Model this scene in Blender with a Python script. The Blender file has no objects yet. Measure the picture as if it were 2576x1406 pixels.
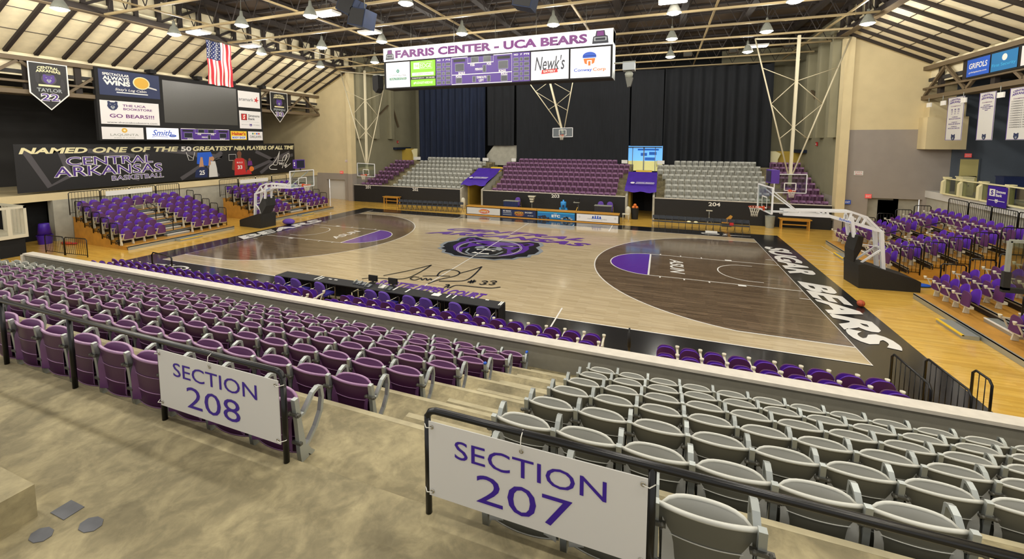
import bpy, bmesh, math, random
from mathutils import Vector, Matrix
random.seed(7)
V = Vector
S = bpy.context.scene
COL = S.collection
# ------------------------------------------------------------------ camera (solved from the court lines)
CAM = V((8.9692, -20.6562, 5.8471)); YAW, PITCH, ROLL, FPX, CY = .3491, -.0851, -.0011, 1039.69, 446.59
MC = Matrix.Rotation(YAW, 3, 'Z') @ Matrix.Rotation(PITCH, 3, 'X') @ Matrix.Rotation(ROLL, 3, 'Y')
def ray(u, v): return MC @ V(((u-1288)/FPX, 1, -(v-CY)/FPX))
def Zp(u, v, z=0):
    d = ray(u, v); return CAM + d*((z-CAM.z)/d.z)
def Yp(u, v, y):
    d = ray(u, v); return CAM + d*((y-CAM.y)/d.y)
def Xp(u, v, x):
    d = ray(u, v); return CAM + d*((x-CAM.x)/d.x)
cd = bpy.data.cameras.new('camera'); cam = bpy.data.objects.new('camera', cd); COL.objects.link(cam)
cd.sensor_width = 36; cd.lens = FPX/2576*36; cd.shift_y = -(703-CY)/2576; cd.clip_end = 300; cd.clip_start = .05
cam.matrix_world = Matrix.Translation(CAM) @ (MC @ Matrix(((1, 0, 0), (0, 0, -1), (0, 1, 0)))).to_4x4()
S.camera = cam
# ------------------------------------------------------------------ materials
MATS = {}
def lin(h):
    h = h.lstrip('#'); c = [int(h[i:i+2], 16)/255 for i in (0, 2, 4)]
    return tuple(x/12.92 if x <= .04045 else ((x+.055)/1.055)**2.4 for x in c) + (1,)
def mat(name, col, rough=.5, metal=0, var=0, scale=4, emit=0, spec=.5, coat=0, bump=0, stretch=(1, 1, 1)):
    if name in MATS: return MATS[name]
    m = bpy.data.materials.new(name); m.use_nodes = True; MATS[name] = m
    nt = m.node_tree; b = nt.nodes['Principled BSDF']; c = lin(col)
    b.inputs['Base Color'].default_value = c; b.inputs['Roughness'].default_value = rough
    b.inputs['Metallic'].default_value = metal; b.inputs['Specular IOR Level'].default_value = spec
    b.inputs['Coat Weight'].default_value = coat; b.inputs['Coat Roughness'].default_value = .08
    if emit:
        b.inputs['Emission Color'].default_value = c; b.inputs['Emission Strength'].default_value = emit
    if var or bump:
        tc = nt.nodes.new('ShaderNodeTexCoord'); mp = nt.nodes.new('ShaderNodeMapping'); nz = nt.nodes.new('ShaderNodeTexNoise')
        mp.inputs['Scale'].default_value = stretch
        nt.links.new(tc.outputs['Object'], mp.inputs[0]); nt.links.new(mp.outputs[0], nz.inputs['Vector'])
        nz.inputs['Scale'].default_value = scale; nz.inputs['Detail'].default_value = 6
        if var:
            r = nt.nodes.new('ShaderNodeValToRGB'); e = r.color_ramp.elements
            e[0].position, e[1].position = .28, .72
            e[0].color = tuple(x*(1-var) for x in c[:3])+(1,); e[1].color = tuple(min(1, x*(1+var)) for x in c[:3])+(1,)
            nt.links.new(nz.outputs['Fac'], r.inputs[0]); nt.links.new(r.outputs[0], b.inputs['Base Color'])
        if bump:
            bp = nt.nodes.new('ShaderNodeBump'); bp.inputs['Strength'].default_value = bump; bp.inputs['Distance'].default_value = .02
            nt.links.new(nz.outputs['Fac'], bp.inputs['Height']); nt.links.new(bp.outputs[0], b.inputs['Normal'])
    return m
def wood(name, c1, c2, rough=.16, streak=.35, coat=.5):
    m = mat(name, c1, rough, coat=coat); nt = m.node_tree; b = nt.nodes['Principled BSDF']; N = nt.nodes.new; L = nt.links.new
    tc = N('ShaderNodeTexCoord'); br = N('ShaderNodeTexBrick'); br.offset = .37; br.inputs['Scale'].default_value = 1
    br.inputs['Brick Width'].default_value = 1.1; br.inputs['Row Height'].default_value = .057
    br.inputs['Mortar Size'].default_value = .0008; br.inputs['Bias'].default_value = 0
    br.inputs['Color1'].default_value = lin(c1); br.inputs['Color2'].default_value = lin(c2)
    br.inputs['Mortar'].default_value = tuple(x*.6 for x in lin(c2)[:3])+(1,)
    L(tc.outputs['Object'], br.inputs['Vector'])
    mp = N('ShaderNodeMapping'); mp.inputs['Scale'].default_value = (.35, 3.2, 1); nz = N('ShaderNodeTexNoise')
    nz.inputs['Scale'].default_value = 1.6; nz.inputs['Detail'].default_value = 8; nz.inputs['Roughness'].default_value = .65
    L(tc.outputs['Object'], mp.inputs[0]); L(mp.outputs[0], nz.inputs['Vector'])
    mr = N('ShaderNodeMapRange'); mr.inputs[1].default_value = .3; mr.inputs[2].default_value = .7
    mr.inputs[3].default_value = 1-streak; mr.inputs[4].default_value = 1+streak*.6; L(nz.outputs['Fac'], mr.inputs[0])
    mx = N('ShaderNodeMix'); mx.data_type = 'RGBA'; mx.blend_type = 'MULTIPLY'; mx.inputs[0].default_value = 1
    L(br.outputs['Color'], mx.inputs[6]); L(mr.outputs[0], mx.inputs[7]); L(mx.outputs[2], b.inputs['Base Color'])
    return m
def glass(name, tint='#eef4f2', alpha=.13):
    m = bpy.data.materials.new(name); m.use_nodes = True; nt = m.node_tree; MATS[name] = m; nt.nodes.clear()
    N = nt.nodes.new; o = N('ShaderNodeOutputMaterial'); t = N('ShaderNodeBsdfTransparent'); g = N('ShaderNodeBsdfGlossy'); mx = N('ShaderNodeMixShader')
    t.inputs[0].default_value = lin(tint); g.inputs['Roughness'].default_value = .04; mx.inputs[0].default_value = alpha
    nt.links.new(t.outputs[0], mx.inputs[1]); nt.links.new(g.outputs[0], mx.inputs[2]); nt.links.new(mx.outputs[0], o.inputs[0])
    return m
def M(n): return MATS[n]
# ------------------------------------------------------------------ mesh builder
class MB:
    def __init__(s): s.v, s.f, s.m, s.names, s.sm = [], [], [], [], []
    def mi(s, n):
        if n not in s.names: s.names.append(n)
        return s.names.index(n)
    def add(s, vs, fs, mt, smooth=False):
        b = len(s.v); s.v += [V(p) for p in vs]; k = s.mi(mt)
        for f in fs: s.f.append([b+i for i in f]); s.m.append(k); s.sm.append(smooth)
        return s
    def box(s, a, b, mt, fr=None):
        x0, y0, z0 = (min(a[i], b[i]) for i in range(3)); x1, y1, z1 = (max(a[i], b[i]) for i in range(3))
        vs = [V(p) for p in ((x0, y0, z0), (x1, y0, z0), (x1, y1, z0), (x0, y1, z0), (x0, y0, z1), (x1, y0, z1), (x1, y1, z1), (x0, y1, z1))]
        if fr: vs = [fr @ p for p in vs]
        return s.add(vs, [(0, 3, 2, 1), (4, 5, 6, 7), (0, 1, 5, 4), (1, 2, 6, 5), (2, 3, 7, 6), (3, 0, 4, 7)], mt)
    def bar(s, p, q, w, h, mt, up=(0, 0, 1)):
        p, q = V(p), V(q); d = (q-p).normalized(); r = d.cross(V(up))
        r = d.cross(V((1, 0, 0))) if r.length < 1e-4 else r
        r.normalize(); u = r.cross(d); r, u = r*w/2, u*h/2
        vs = [p-r-u, p+r-u, p+r+u, p-r+u, q-r-u, q+r-u, q+r+u, q-r+u]
        return s.add(vs, [(0, 1, 2, 3), (7, 6, 5, 4), (0, 4, 5, 1), (1, 5, 6, 2), (2, 6, 7, 3), (3, 7, 4, 0)], mt)
    def tube(s, pts, r, mt, n=8, closed=False, caps=True):
        pts = [V(p) for p in pts]; k = len(pts); vs, fs = [], []; prev = None
        for i, p in enumerate(pts):
            a = pts[i-1] if (i or closed) else pts[0]; b = pts[(i+1) % k] if (i < k-1 or closed) else pts[-1]
            t = (b-a).normalized()
            if prev is None:
                prev = t.orthogonal().normalized()
            prev = (prev - t*prev.dot(t)); prev = prev.normalized() if prev.length > 1e-6 else t.orthogonal().normalized()
            w = t.cross(prev); rr = r[i] if isinstance(r, (list, tuple)) else r
            vs += [p + (prev*math.cos(2*math.pi*j/n) + w*math.sin(2*math.pi*j/n))*rr for j in range(n)]
        for i in range(k if closed else k-1):
            for j in range(n):
                a, b = i*n+j, i*n+(j+1) % n; c, d = ((i+1) % k)*n+(j+1) % n, ((i+1) % k)*n+j
                fs.append((a, b, c, d))
        if caps and not closed: fs += [tuple(range(n))[::-1], tuple((k-1)*n+j for j in range(n))]
        return s.add(vs, fs, mt, True)
    def strap(s, pts, w, t, mt, side=(1, 0, 0)):
        # flat strap swept along pts; w across `side`, t across the sweep plane
        pts = [V(p) for p in pts]; sd = V(side); vs, fs = [], []; k = len(pts)
        for i, p in enumerate(pts):
            d = (pts[min(i+1, k-1)]-pts[max(i-1, 0)]).normalized(); u = sd.cross(d).normalized()
            tt = t[i] if isinstance(t, (list, tuple)) else t
            vs += [p-sd*w/2-u*tt/2, p+sd*w/2-u*tt/2, p+sd*w/2+u*tt/2, p-sd*w/2+u*tt/2]
        for i in range(k-1):
            for j in range(4): fs.append((i*4+j, i*4+(j+1) % 4, i*4+4+(j+1) % 4, i*4+4+j))
        fs += [(3, 2, 1, 0), (k*4-4, k*4-3, k*4-2, k*4-1)]
        return s.add(vs, fs, mt)
    def cyl(s, c, r, h, mt, n=20, r2=None, axis=(0, 0, 1)):
        return s.lathe([(r, 0), (r if r2 is None else r2, h)], mt, c, n, axis)
    def lathe(s, prof, mt, c=(0, 0, 0), n=20, axis=(0, 0, 1), caps=True):
        a = V(axis).normalized(); u = a.orthogonal().normalized(); w = a.cross(u); c = V(c); vs, fs = [], []
        for r, z in prof: vs += [c + a*z + (u*math.cos(2*math.pi*j/n)+w*math.sin(2*math.pi*j/n))*r for j in range(n)]
        for i in range(len(prof)-1):
            for j in range(n): fs.append((i*n+j, i*n+(j+1) % n, (i+1)*n+(j+1) % n, (i+1)*n+j))
        if caps: fs += [tuple(range(n))[::-1], tuple((len(prof)-1)*n+j for j in range(n))]
        return s.add(vs, fs, mt, n > 8)
    def sphere(s, c, r, mt, n=16, m=10, sc=(1, 1, 1)):
        vs, fs = [], []
        for i in range(m+1):
            a = math.pi*i/m
            vs += [V(c)+V((r*sc[0]*math.sin(a)*math.cos(2*math.pi*j/n), r*sc[1]*math.sin(a)*math.sin(2*math.pi*j/n), r*sc[2]*math.cos(a))) for j in range(n)]
        for i in range(m):
            for j in range(n): fs.append((i*n+j, (i+1)*n+j, (i+1)*n+(j+1) % n, i*n+(j+1) % n))
        return s.add(vs, fs, mt, True)
    def grid(s, rows, mt, smooth=True, closed=False):
        n = len(rows[0]); vs = [p for r in rows for p in r]; fs = []
        for i in range(len(rows)-1):
            for j in range(n if closed else n-1): fs.append((i*n+j, i*n+(j+1) % n, (i+1)*n+(j+1) % n, (i+1)*n+j))
        return s.add(vs, fs, mt, smooth)
    def poly(s, pts, mt): return s.add(pts, [tuple(range(len(pts)))], mt)
    def prism(s, pts, off, mt):
        n = len(pts); off = V(off); vs = [V(p) for p in pts]+[V(p)+off for p in pts]
        return s.add(vs, [tuple(range(n))[::-1], tuple(range(n, 2*n))]+[(i, (i+1) % n, n+(i+1) % n, n+i) for i in range(n)], mt)
    def xf(s, mtx, start=0):
        for i in range(start, len(s.v)): s.v[i] = mtx @ s.v[i]
        return s
    def mesh(s, name):
        me = bpy.data.meshes.new(name); me.from_pydata([tuple(p) for p in s.v], [], s.f)
        for n in s.names: me.materials.append(MATS[n])
        me.polygons.foreach_set('material_index', s.m); me.polygons.foreach_set('use_smooth', s.sm); me.update()
        return me
    def build(s, name, parent=None, loc=None, **kw):
        me = s.mesh(name)
        if loc is not None: me.transform(Matrix.Translation(-V(loc)))
        return link(name, me, parent, loc, **kw)
def link(name, data, parent=None, loc=None, label=None, cat=None, group=None, kind=None, rz=0):
    o = bpy.data.objects.new(name, data); COL.objects.link(o)
    if loc is not None: o.location = loc
    if rz: o.rotation_euler.z = rz
    if parent: o.parent = parent
    tag(o, label, cat, group, kind); return o
def tag(o, label=None, cat=None, group=None, kind=None):
    for k, x in (('label', label), ('category', cat), ('group', group), ('kind', kind)):
        if x: o[k] = x
def thing(name, loc, label, cat, group=None, rz=0): return link(name, None, None, loc, label, cat, group, None, rz)
KIDS = {}
def dup(o, loc=None, rz=None, label=None, group=None, kids=None, scale=None, name=None):
    c = o.copy(); COL.objects.link(c)
    if loc is not None: c.location = loc
    if rz is not None: c.rotation_euler = (0, 0, rz)
    if scale: c.scale = scale
    tag(c, label, None, group)
    for ch in (kids if kids is not None else KIDS.setdefault(o.name, list(o.children))):
        d = ch.copy(); COL.objects.link(d); d.parent = c
        for g in KIDS.setdefault(ch.name, list(ch.children)):
            e = g.copy(); COL.objects.link(e); e.parent = d
    return c
ORD = 'zeroth first second third fourth fifth sixth seventh eighth ninth tenth eleventh twelfth thirteenth fourteenth fifteenth sixteenth seventeenth eighteenth nineteenth twentieth'.split()
def nth(i): return ORD[i] if i <= 20 else ('thirtieth' if i == 30 else ('twenty-' if i < 30 else 'thirty-')+ORD[i % 10])
# ------------------------------------------------------------------ text and flat panels
TXT = {}
def text_geo(s, shear=0, bold=0, space=1):
    key = (s, shear, bold, space)
    if key in TXT: return TXT[key]
    c = bpy.data.curves.new('t', 'FONT'); c.body = s; c.shear = shear; c.offset = bold; c.space_character = space; c.resolution_u = 3
    o = bpy.data.objects.new('t', c); 
    me = o.to_mesh(); vs = [v.co.copy() for v in me.vertices]; fs = [tuple(p.vertices) for p in me.polygons]
    o.to_mesh_clear(); bpy.data.objects.remove(o); bpy.data.curves.remove(c)
    x0 = min(v.x for v in vs); x1 = max(v.x for v in vs); y0 = min(v.y for v in vs); y1 = max(v.y for v in vs)
    TXT[key] = ([((v.x-x0)/(x1-x0), (v.y-y0)/(y1-y0)) for v in vs], fs, (x1-x0)/(y1-y0)); return TXT[key]
class Panel:
    """a flat sheet: origin O (lower left), right R, up U (unit vectors), size W x H; drawing is in its own coordinates"""
    def __init__(s, O, R, U, W, H):
        s.O, s.R, s.U = V(O), V(R).normalized(), V(U).normalized(); s.N = s.R.cross(s.U).normalized(); s.W, s.H = W, H; s.mb = MB()
    def p(s, a, b, d=0): return s.O+s.R*a+s.U*b+s.N*d
    def rect(s, a0, b0, a1, b1, mt, d=.004, t=0):
        if t:
            s.mb.add([s.p(*q) for q in ((a0, b0, d-t), (a1, b0, d-t), (a1, b1, d-t), (a0, b1, d-t), (a0, b0, d), (a1, b0, d), (a1, b1, d), (a0, b1, d))],
                     [(0, 3, 2, 1), (4, 5, 6, 7), (0, 1, 5, 4), (1, 2, 6, 5), (2, 3, 7, 6), (3, 0, 4, 7)], mt)
        else: s.mb.poly([s.p(a0, b0, d), s.p(a1, b0, d), s.p(a1, b1, d), s.p(a0, b1, d)], mt)
        return s
    def poly(s, pts, mt, d=.006): s.mb.poly([s.p(a, b, d) for a, b in pts], mt); return s
    def ell(s, a, b, ra, rb, mt, d=.006, n=24, t0=0, t1=2*math.pi):
        return s.poly([(a+ra*math.cos(t0+(t1-t0)*i/(n-1)), b+rb*math.sin(t0+(t1-t0)*i/(n-1))) for i in range(n if t1-t0 < 6.28 else n-1)], mt, d)
    def line(s, pts, w, mt, d=.007, closed=False):
        P = [V((a, b)) for a, b in pts]; k = len(P); L, Rr = [], []
        for i, q in enumerate(P):
            a = P[i-1] if (i or closed) else P[0]; b = P[(i+1) % k] if (i < k-1 or closed) else P[-1]
            t = (b-a); t = t.normalized() if t.length > 1e-9 else V((1, 0)); n = V((-t.y, t.x))*w/2; L.append(q+n); Rr.append(q-n)
        vs = [s.p(q.x, q.y, d) for q in L]+[s.p(q.x, q.y, d) for q in Rr]
        s.mb.add(vs, [(i, k+i, k+(i+1) % k, (i+1) % k) for i in range(k if closed else k-1)], mt); return s
    def frame(s, a0, b0, a1, b1, w, mt, d=.007): return s.line([(a0, b0), (a1, b0), (a1, b1), (a0, b1)], w, mt, d, True)
    def text(s, t, a, b, w, h, mt, d=.009, shear=0, bold=.012, space=1, arc=0, flip=1):
        """text fitted in the box (a, b, w, h)"""
        vs, fs, asp = text_geo(t, shear, bold, space)
        w = h*asp if w is None else w
        s.mb.add([s.p(a+x*w, b+y*h+arc*(1-(2*x-1)**2), d) for x, y in vs], fs, mt); return s
    def ctext(s, t, ac, bc, w, h, mt, **k):
        vs, fs, asp = text_geo(t, k.get('shear', 0), k.get('bold', .012), k.get('space', 1))
        w = h*asp if w is None else w
        return s.text(t, ac-w/2, bc-h/2, w, h, mt, **k)
    def build(s, name, parent=None, **kw): return s.mb.build(name, parent, **kw)
def bil(C, u, v):
    """where pixel (u, v) lies inside the quad C (upper left, upper right, lower right, lower left), as fractions across and up"""
    a = b = .5
    for _ in range(12):
        f = [(1-a)*b*C[0][i]+a*b*C[1][i]+a*(1-b)*C[2][i]+(1-a)*(1-b)*C[3][i] for i in (0, 1)]
        da = [b*(C[1][i]-C[0][i])+(1-b)*(C[2][i]-C[3][i]) for i in (0, 1)]; db = [(1-a)*(C[0][i]-C[3][i])+a*(C[1][i]-C[2][i]) for i in (0, 1)]
        e = (u-f[0], v-f[1]); D = da[0]*db[1]-da[1]*db[0]; a += (e[0]*db[1]-e[1]*db[0])/D; b += (da[0]*e[1]-da[1]*e[0])/D
    return a, b
def wallpanel(p0, p1, z0, z1, off=0):
    """upright panel from plan point p0 (left as read) to p1"""
    a, b = V((p0[0], p0[1], z0)), V((p1[0], p1[1], z0)); r = (b-a); P = Panel(a, r, (0, 0, 1), r.length, z1-z0)
    P.O = P.O+P.N*off; return P
def smooth_path(pts, n=6):
    out = []; P = [V(p) for p in pts]
    for i in range(len(P)-1):
        p0, p1, p2, p3 = P[max(i-1, 0)], P[i], P[i+1], P[min(i+2, len(P)-1)]
        for j in range(n):
            t = j/n; out.append(.5*((2*p1)+(p2-p0)*t+(2*p0-5*p1+4*p2-p3)*t*t+(3*p1-p0-3*p2+p3)*t**3))
    return out+[P[-1]]
# ------------------------------------------------------------------ palette
def blotch(name, c):
    m = mat(name, c, .85, var=.22, scale=1.3, bump=.3); nt = m.node_tree; b = nt.nodes['Principled BSDF']; N = nt.nodes.new; L = nt.links.new
    src = b.inputs['Base Color'].links[0].from_socket; tc = N('ShaderNodeTexCoord'); out = src
    for sc, lo, hi, f0, f1 in ((3.1, .42, .62, .72, 1.12), (11, .35, .7, .86, 1.1), (.7, .35, .65, .82, 1.1)):
        nz = N('ShaderNodeTexNoise'); nz.inputs['Scale'].default_value = sc; nz.inputs['Detail'].default_value = 7; nz.inputs['Roughness'].default_value = .6; nz.inputs['Distortion'].default_value = .6
        L(tc.outputs['Object'], nz.inputs['Vector']); mr = N('ShaderNodeMapRange'); mr.inputs[1].default_value = lo; mr.inputs[2].default_value = hi; mr.inputs[3].default_value = f0; mr.inputs[4].default_value = f1
        L(nz.outputs['Fac'], mr.inputs[0]); mx = N('ShaderNodeMix'); mx.data_type = 'RGBA'; mx.blend_type = 'MULTIPLY'; mx.inputs[0].default_value = 1; L(out, mx.inputs[6]); L(mr.outputs[0], mx.inputs[7]); out = mx.outputs[2]
    L(out, b.inputs['Base Color'])
mat('maple', '#c8972f'); wood_defs = [('maple_w', '#e2b858', '#d2a544', .2, .16), ('court_w', '#c6b595', '#b3a17f', .13, .16), ('dark_w', '#75634f', '#5a4a39', .13, .3)]
for n, a, b_, r, s_ in wood_defs: wood(n, a, b_, r, s_)
mat('paint_black', '#1f1f20', .16, coat=.5); mat('paint_white', '#e9e7e2', .2, coat=.4); mat('paint_purple', '#5b2f98', .18, coat=.5)
mat('paint_grey', '#8d949b', .2, coat=.4)
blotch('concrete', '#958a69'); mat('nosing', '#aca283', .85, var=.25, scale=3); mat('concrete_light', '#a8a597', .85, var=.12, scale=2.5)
mat('parapet', '#8e8a7c', .8, var=.06, scale=6); mat('cap', '#cfc8bb', .6, var=.08, scale=5)
mat('wall_cream', '#d8c79c', .8, var=.05, scale=1.2); mat('wall_grey', '#9d948b', .8, var=.05, scale=1.2); mat('wall_dark', '#3c3a38', .85, var=.12, scale=.7)
mat('wall_slate', '#59616b', .85, var=.08, scale=.6); mat('wall_olive', '#8f8a70', .8, var=.06, scale=1); mat('wall_yellow', '#b79a3c', .8)
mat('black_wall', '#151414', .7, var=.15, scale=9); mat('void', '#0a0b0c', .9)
mat('deck', '#433524', .9, var=.25, scale=1.2); mat('panel_tan', '#efe3c0', .8, var=.1, scale=2.2); mat('steel_dark', '#2b231e', .7); mat('steel_tan', '#6a5b45', .6); mat('steel_pale', '#97855f', .55)
mat('curtain', '#14171c', .85, var=.3, scale=3, stretch=(3, 1, .2)); mat('curtain_blue', '#101c34', .85, var=.3, scale=3, stretch=(3, 1, .2))
mat('purple_seat', '#431c40', .42, spec=.6); mat('purple_rim', '#9a7299', .35, spec=.7); mat('purple_pan', '#674069', .45)  # rim lightened as a painted highlight, pan lightened for its lit inner face
mat('grey_seat', '#5c5b50', .45, spec=.6); mat('grey_rim', '#c6c6bd', .4); mat('grey_pan', '#a3a39c', .45)  # grey set likewise: highlight in the rim colour, lamp light in the pan colour
mat('alum', '#a9aeab', .38, metal=.55); mat('alum_dark', '#5d5c55', .5, metal=.5)
mat('violet', '#5a2aa6', .4); mat('violet_dark', '#542758', .5); mat('violet_fab', '#5d3f9c', .85, var=.1, scale=60); mat('indigo', '#2a1f86', .8)
mat('bone', '#cfc9b4', .5); mat('black_metal', '#0b0b0c', .28, spec=.4); mat('black_matte', '#141313', .8); mat('black_cloth', '#17171a', .8, var=.1, scale=8); mat('chair_black', '#3a3f47', .3)
mat('white', '#e8e6e0', .5); mat('sign_white', '#cfcdc8', .55); mat('lit_white', '#efedf2', .5, emit=.35); mat('lit_grey', '#d9d6d4', .5, emit=.12)  # lit tones glow slightly; on the printed table front that brightness is added
mat('cream', '#e8dfb0', .5); mat('ink_purple', '#34108c', .5); mat('plum', '#6b2a72', .5); mat('score_purple', '#4b2a86', .45); mat('score_dark', '#222430', .3)
mat('navy', '#182650', .5); mat('black_print', '#121113', .5); mat('dark_print', '#2c2a2e', .55); mat('grey_print', '#4b484c', .6)
mat('lime', '#7fc41e', .5, emit=.15); mat('teal', '#1d7f62', .5); mat('blue', '#2a55c0', .5); mat('orange', '#d9752c', .5); mat('red', '#c02a2a', .5); mat('gold', '#d8a93a', .5); mat('yellow', '#e6c12e', .5)
mat('sky_print', '#1d6fa8', .5, emit=.1); mat('cyan_print', '#3aa0cc', .5, emit=.15); mat('skin_print', '#b98a66', .6); mat('brown_print', '#6f4630', .6); mat('blue_print', '#1c57c4', .5)  # sky and cyan prints carry a small added glow
mat('screen', '#4c4b47', .25, var=.08, scale=40); mat('silver', '#9aa0a3', .5)
mat('hoop_white', '#dfdfe0', .4); mat('rim_orange', '#d2481c', .4); mat('net', '#dcd6c4', .8); mat('pad_black', '#1d1b17', .7, var=.15, scale=20)
mat('bench_wood', '#c08b35', .4, var=.15, scale=6, stretch=(1, 6, 6)); mat('ply', '#b98634', .5, var=.15, scale=3); mat('galv', '#8f9186', .45, var=.1, scale=6); mat('galv_pale', '#c9c4b0', .5)
mat('flag_red', '#b3202c', .7); mat('flag_white', '#e3ddd2', .7); mat('flag_blue', '#222c5c', .7)
mat('lamp_lens', '#fff6e4', .5, emit=14); mat('tube_lens', '#fff4ee', .5, emit=5); mat('door_cream', '#c9bd7c', .6); mat('exit_red', '#e0554f', .5, emit=.4); mat('daylight', '#6fb2f0', .5, emit=1.1); mat('daylight_yellow', '#d8cf86', .5, emit=.7); mat('deep_blue', '#2563b8', .5, emit=.7)
mat('ball', '#b4502a', .6, bump=.3, scale=60); mat('tile_grey', '#55565a', .7, var=.15, scale=9); mat('bin_purple', '#4423a0', .4); mat('cyan_blue', '#2e8fd8', .5); mat('zip', '#d8d6cc', .5); mat('chrome', '#b9b4a6', .25, metal=.9)
mat('awning', '#43239a', .7, var=.15, scale=2)
glass('clear_glass'); glass('rail_glass', '#dfe3d6', .16)
# ------------------------------------------------------------------ floor and court
def struct(name, mb, parent=None, loc=None): return mb.build(name, parent, loc, kind='structure')
FT = .3048
mb = MB(); mb.box((-32, -13.5, -.2), (32, 21, 0), 'maple_w'); floor = struct('floor', mb)
G = Panel((0, 0, 0), (1, 0, 0), (0, 1, 0), 1, 1)     # court paint, drawn in plan metres
HX, HY = 47*FT, 25*FT
G.rect(-15.9, -9.15, 15.9, 9.15, 'paint_black', .002); G.rect(-HX, -HY, HX, HY, 'court_w', .004)
lw = .05
for s_ in (-1, 1):
    bx = s_*(HX-5.25*FT); R3 = 6.75; yc = HY-3.34*FT; xa = math.sqrt(R3*R3-yc*yc); a0 = math.atan2(yc, xa)
    arc = [(bx-s_*R3*math.cos(a0-2*a0*i/48), R3*math.sin(a0-2*a0*i/48)) for i in range(49)]
    pts = [(s_*HX, yc)]+arc+[(s_*HX, -yc)]
    G.poly(pts if s_ < 0 else pts[::-1], 'dark_w', .006); G.line(pts, lw, 'paint_white', .009)
    fx = s_*(HX-19*FT); r = 6*FT
    semi = [(fx-s_*r*math.sin(math.pi*i/24), r*math.cos(math.pi*i/24)) for i in range(25)]
    G.poly(semi if s_ < 0 else semi[::-1], 'paint_purple', .008); G.line(semi, lw, 'paint_white', .010)
    for y in (-r, r): G.line([(s_*HX, y), (fx, y)], lw, 'paint_white', .010)
    G.line([(fx, -r), (fx, r)], lw*1.6, 'paint_white', .010)
    ra = 4*FT; cx = bx
    G.line([(s_*(HX-4*FT), ra)]+[(cx-s_*ra*math.sin(math.pi*i/20), ra*math.cos(math.pi*i/20)) for i in range(21)]+[(s_*(HX-4*FT), -ra)], lw, 'paint_white', .010)
    for y in (-1, 1):
        G.rect(s_*(HX-7*FT)-.15, y*r if y > 0 else y*r-.2, s_*(HX-7*FT)+.15, y*r+.2 if y > 0 else y*r, 'paint_white', .011)
        for q in (11, 14.2, 17.4): G.rect(s_*(HX-q*FT)-.03, y*r if y > 0 else y*r-.2, s_*(HX-q*FT)+.03, y*r+.2 if y > 0 else y*r, 'paint_white', .011)
        G.line([(s_*HX, y*2.75), (s_*(HX-.35), y*2.75)], lw, 'paint_white', .010)
        G.line([(s_*(HX-28*FT), y*HY), (s_*(HX-28*FT), y*(HY-.9))], lw, 'paint_white', .010)
        G.line([(s_*3.2, y*HY), (s_*3.2, y*(HY+.5))], lw, 'paint_white', .010)
        G.line([(s_*(HX-28*FT)+s_*.0, y*HY), (s_*(HX-28*FT), y*(HY+1.2))], lw, 'paint_white', .010)
G.frame(-HX, -HY, HX, HY, lw, 'paint_white', .012); G.line([(0, -HY), (0, HY)], lw, 'paint_white', .012)
G.line([(-HX, HY), (-HX, HY+.75)], lw, 'paint_white', .012)
for x0 in (16.7, 18.9):   # volleyball practice lines on the maple
    pass
G.line([(15.95, 7), (17.6, 7)], .03, 'paint_white', .003); G.line([(17.6, 7), (17.6, .6)], .03, 'paint_white', .003)
for i in range(7): G.line([(15.95, 6.1-i*.85), (17.6, 6.1-i*.85)], .03, 'paint_white', .003)
G.line([(-17.6, 7.4), (-17.6, 2)], .03, 'paint_white', .003)
for i in range(6): G.line([(-15.95, 7.2-i*.95), (-17.6, 7.2-i*.95)], .03, 'paint_white', .003)
G.build('court_paint', floor)
# baseline lettering
E_ = Panel((13.75+.62, 5.75, 0), (0, -1, 0), (1, 0, 0), 1, 1)
E_.text('SUGAR', 0, .1, 5.15, 1.1, 'paint_white', .014, shear=.22, bold=.045); E_.text('BEARS', 6.25, .1, 5.9, 1.1, 'paint_white', .014, shear=.22, bold=.045)
W_ = Panel((-HX-.1, -3.2, 0), (0, 1, 0), (-1, 0, 0), 1, 1); W_.text('BEARS', 0, .1, 6.5, 1.05, 'paint_white', .014, shear=.22, bold=.045)
E_.mb.v += []; E_.build('baseline_lettering', floor); W_.build('baseline_lettering', floor)
C_ = Panel((0, 0, 0), (1, 0, 0), (0, 1, 0), 1, 1)
C_.text('CENTRAL', -4.5, 3.35, 9.2, .78, 'paint_purple', .014, shear=.5, bold=.05, space=1.15, arc=.28)
C_.text('ARKANSAS', -5.3, 2.05, 10.6, .85, 'paint_purple', .014, shear=.5, bold=.05, space=1.1, arc=.38)
sA, sB = Zp(940, 716), Zp(1214, 752); C_.text('SCOTTIE PIPPEN COURT', sA.x, (sA.y+sB.y)/2, sB.x-sA.x, .55, 'paint_purple', .014, shear=.2, bold=.045)
for t, a in (('ASUN', -9.45), ):
    L_ = Panel((a, -1.15, 0), (0, 1, 0), (-1, 0, 0), 1, 1); L_.text(t, 0, 0, 2.3, .62, 'paint_white', .014, shear=.2, bold=.02); L_.build('conference_lettering', floor)
    L_ = Panel((-a, 1.15, 0), (0, -1, 0), (1, 0, 0), 1, 1); L_.text(t, 0, 0, 2.3, .62, 'paint_white', .014, shear=.2, bold=.02); L_.build('conference_lettering', floor)
for s_ in (-1, 1):      # small sideline emblem and swoosh-like stroke
    L_ = Panel((s_*12.9, s_*8.3, 0), (s_, 0, 0), (0, s_, 0), 1, 1)
    L_.ell(-.9, 0, .55, .28, 'paint_white', .013); L_.ell(-.9, 0, .42, .17, 'paint_black', .014); L_.text('Z', -.25, -.25, .4, .5, 'paint_white', .014, shear=.3, bold=.03)
    L_.poly([(.2, -.18), (1.4, .02), (1.4, .06), (.25, -.06)], 'paint_white', .013); L_.build('sideline_emblem', floor)
C_.build('court_lettering', floor)
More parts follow.
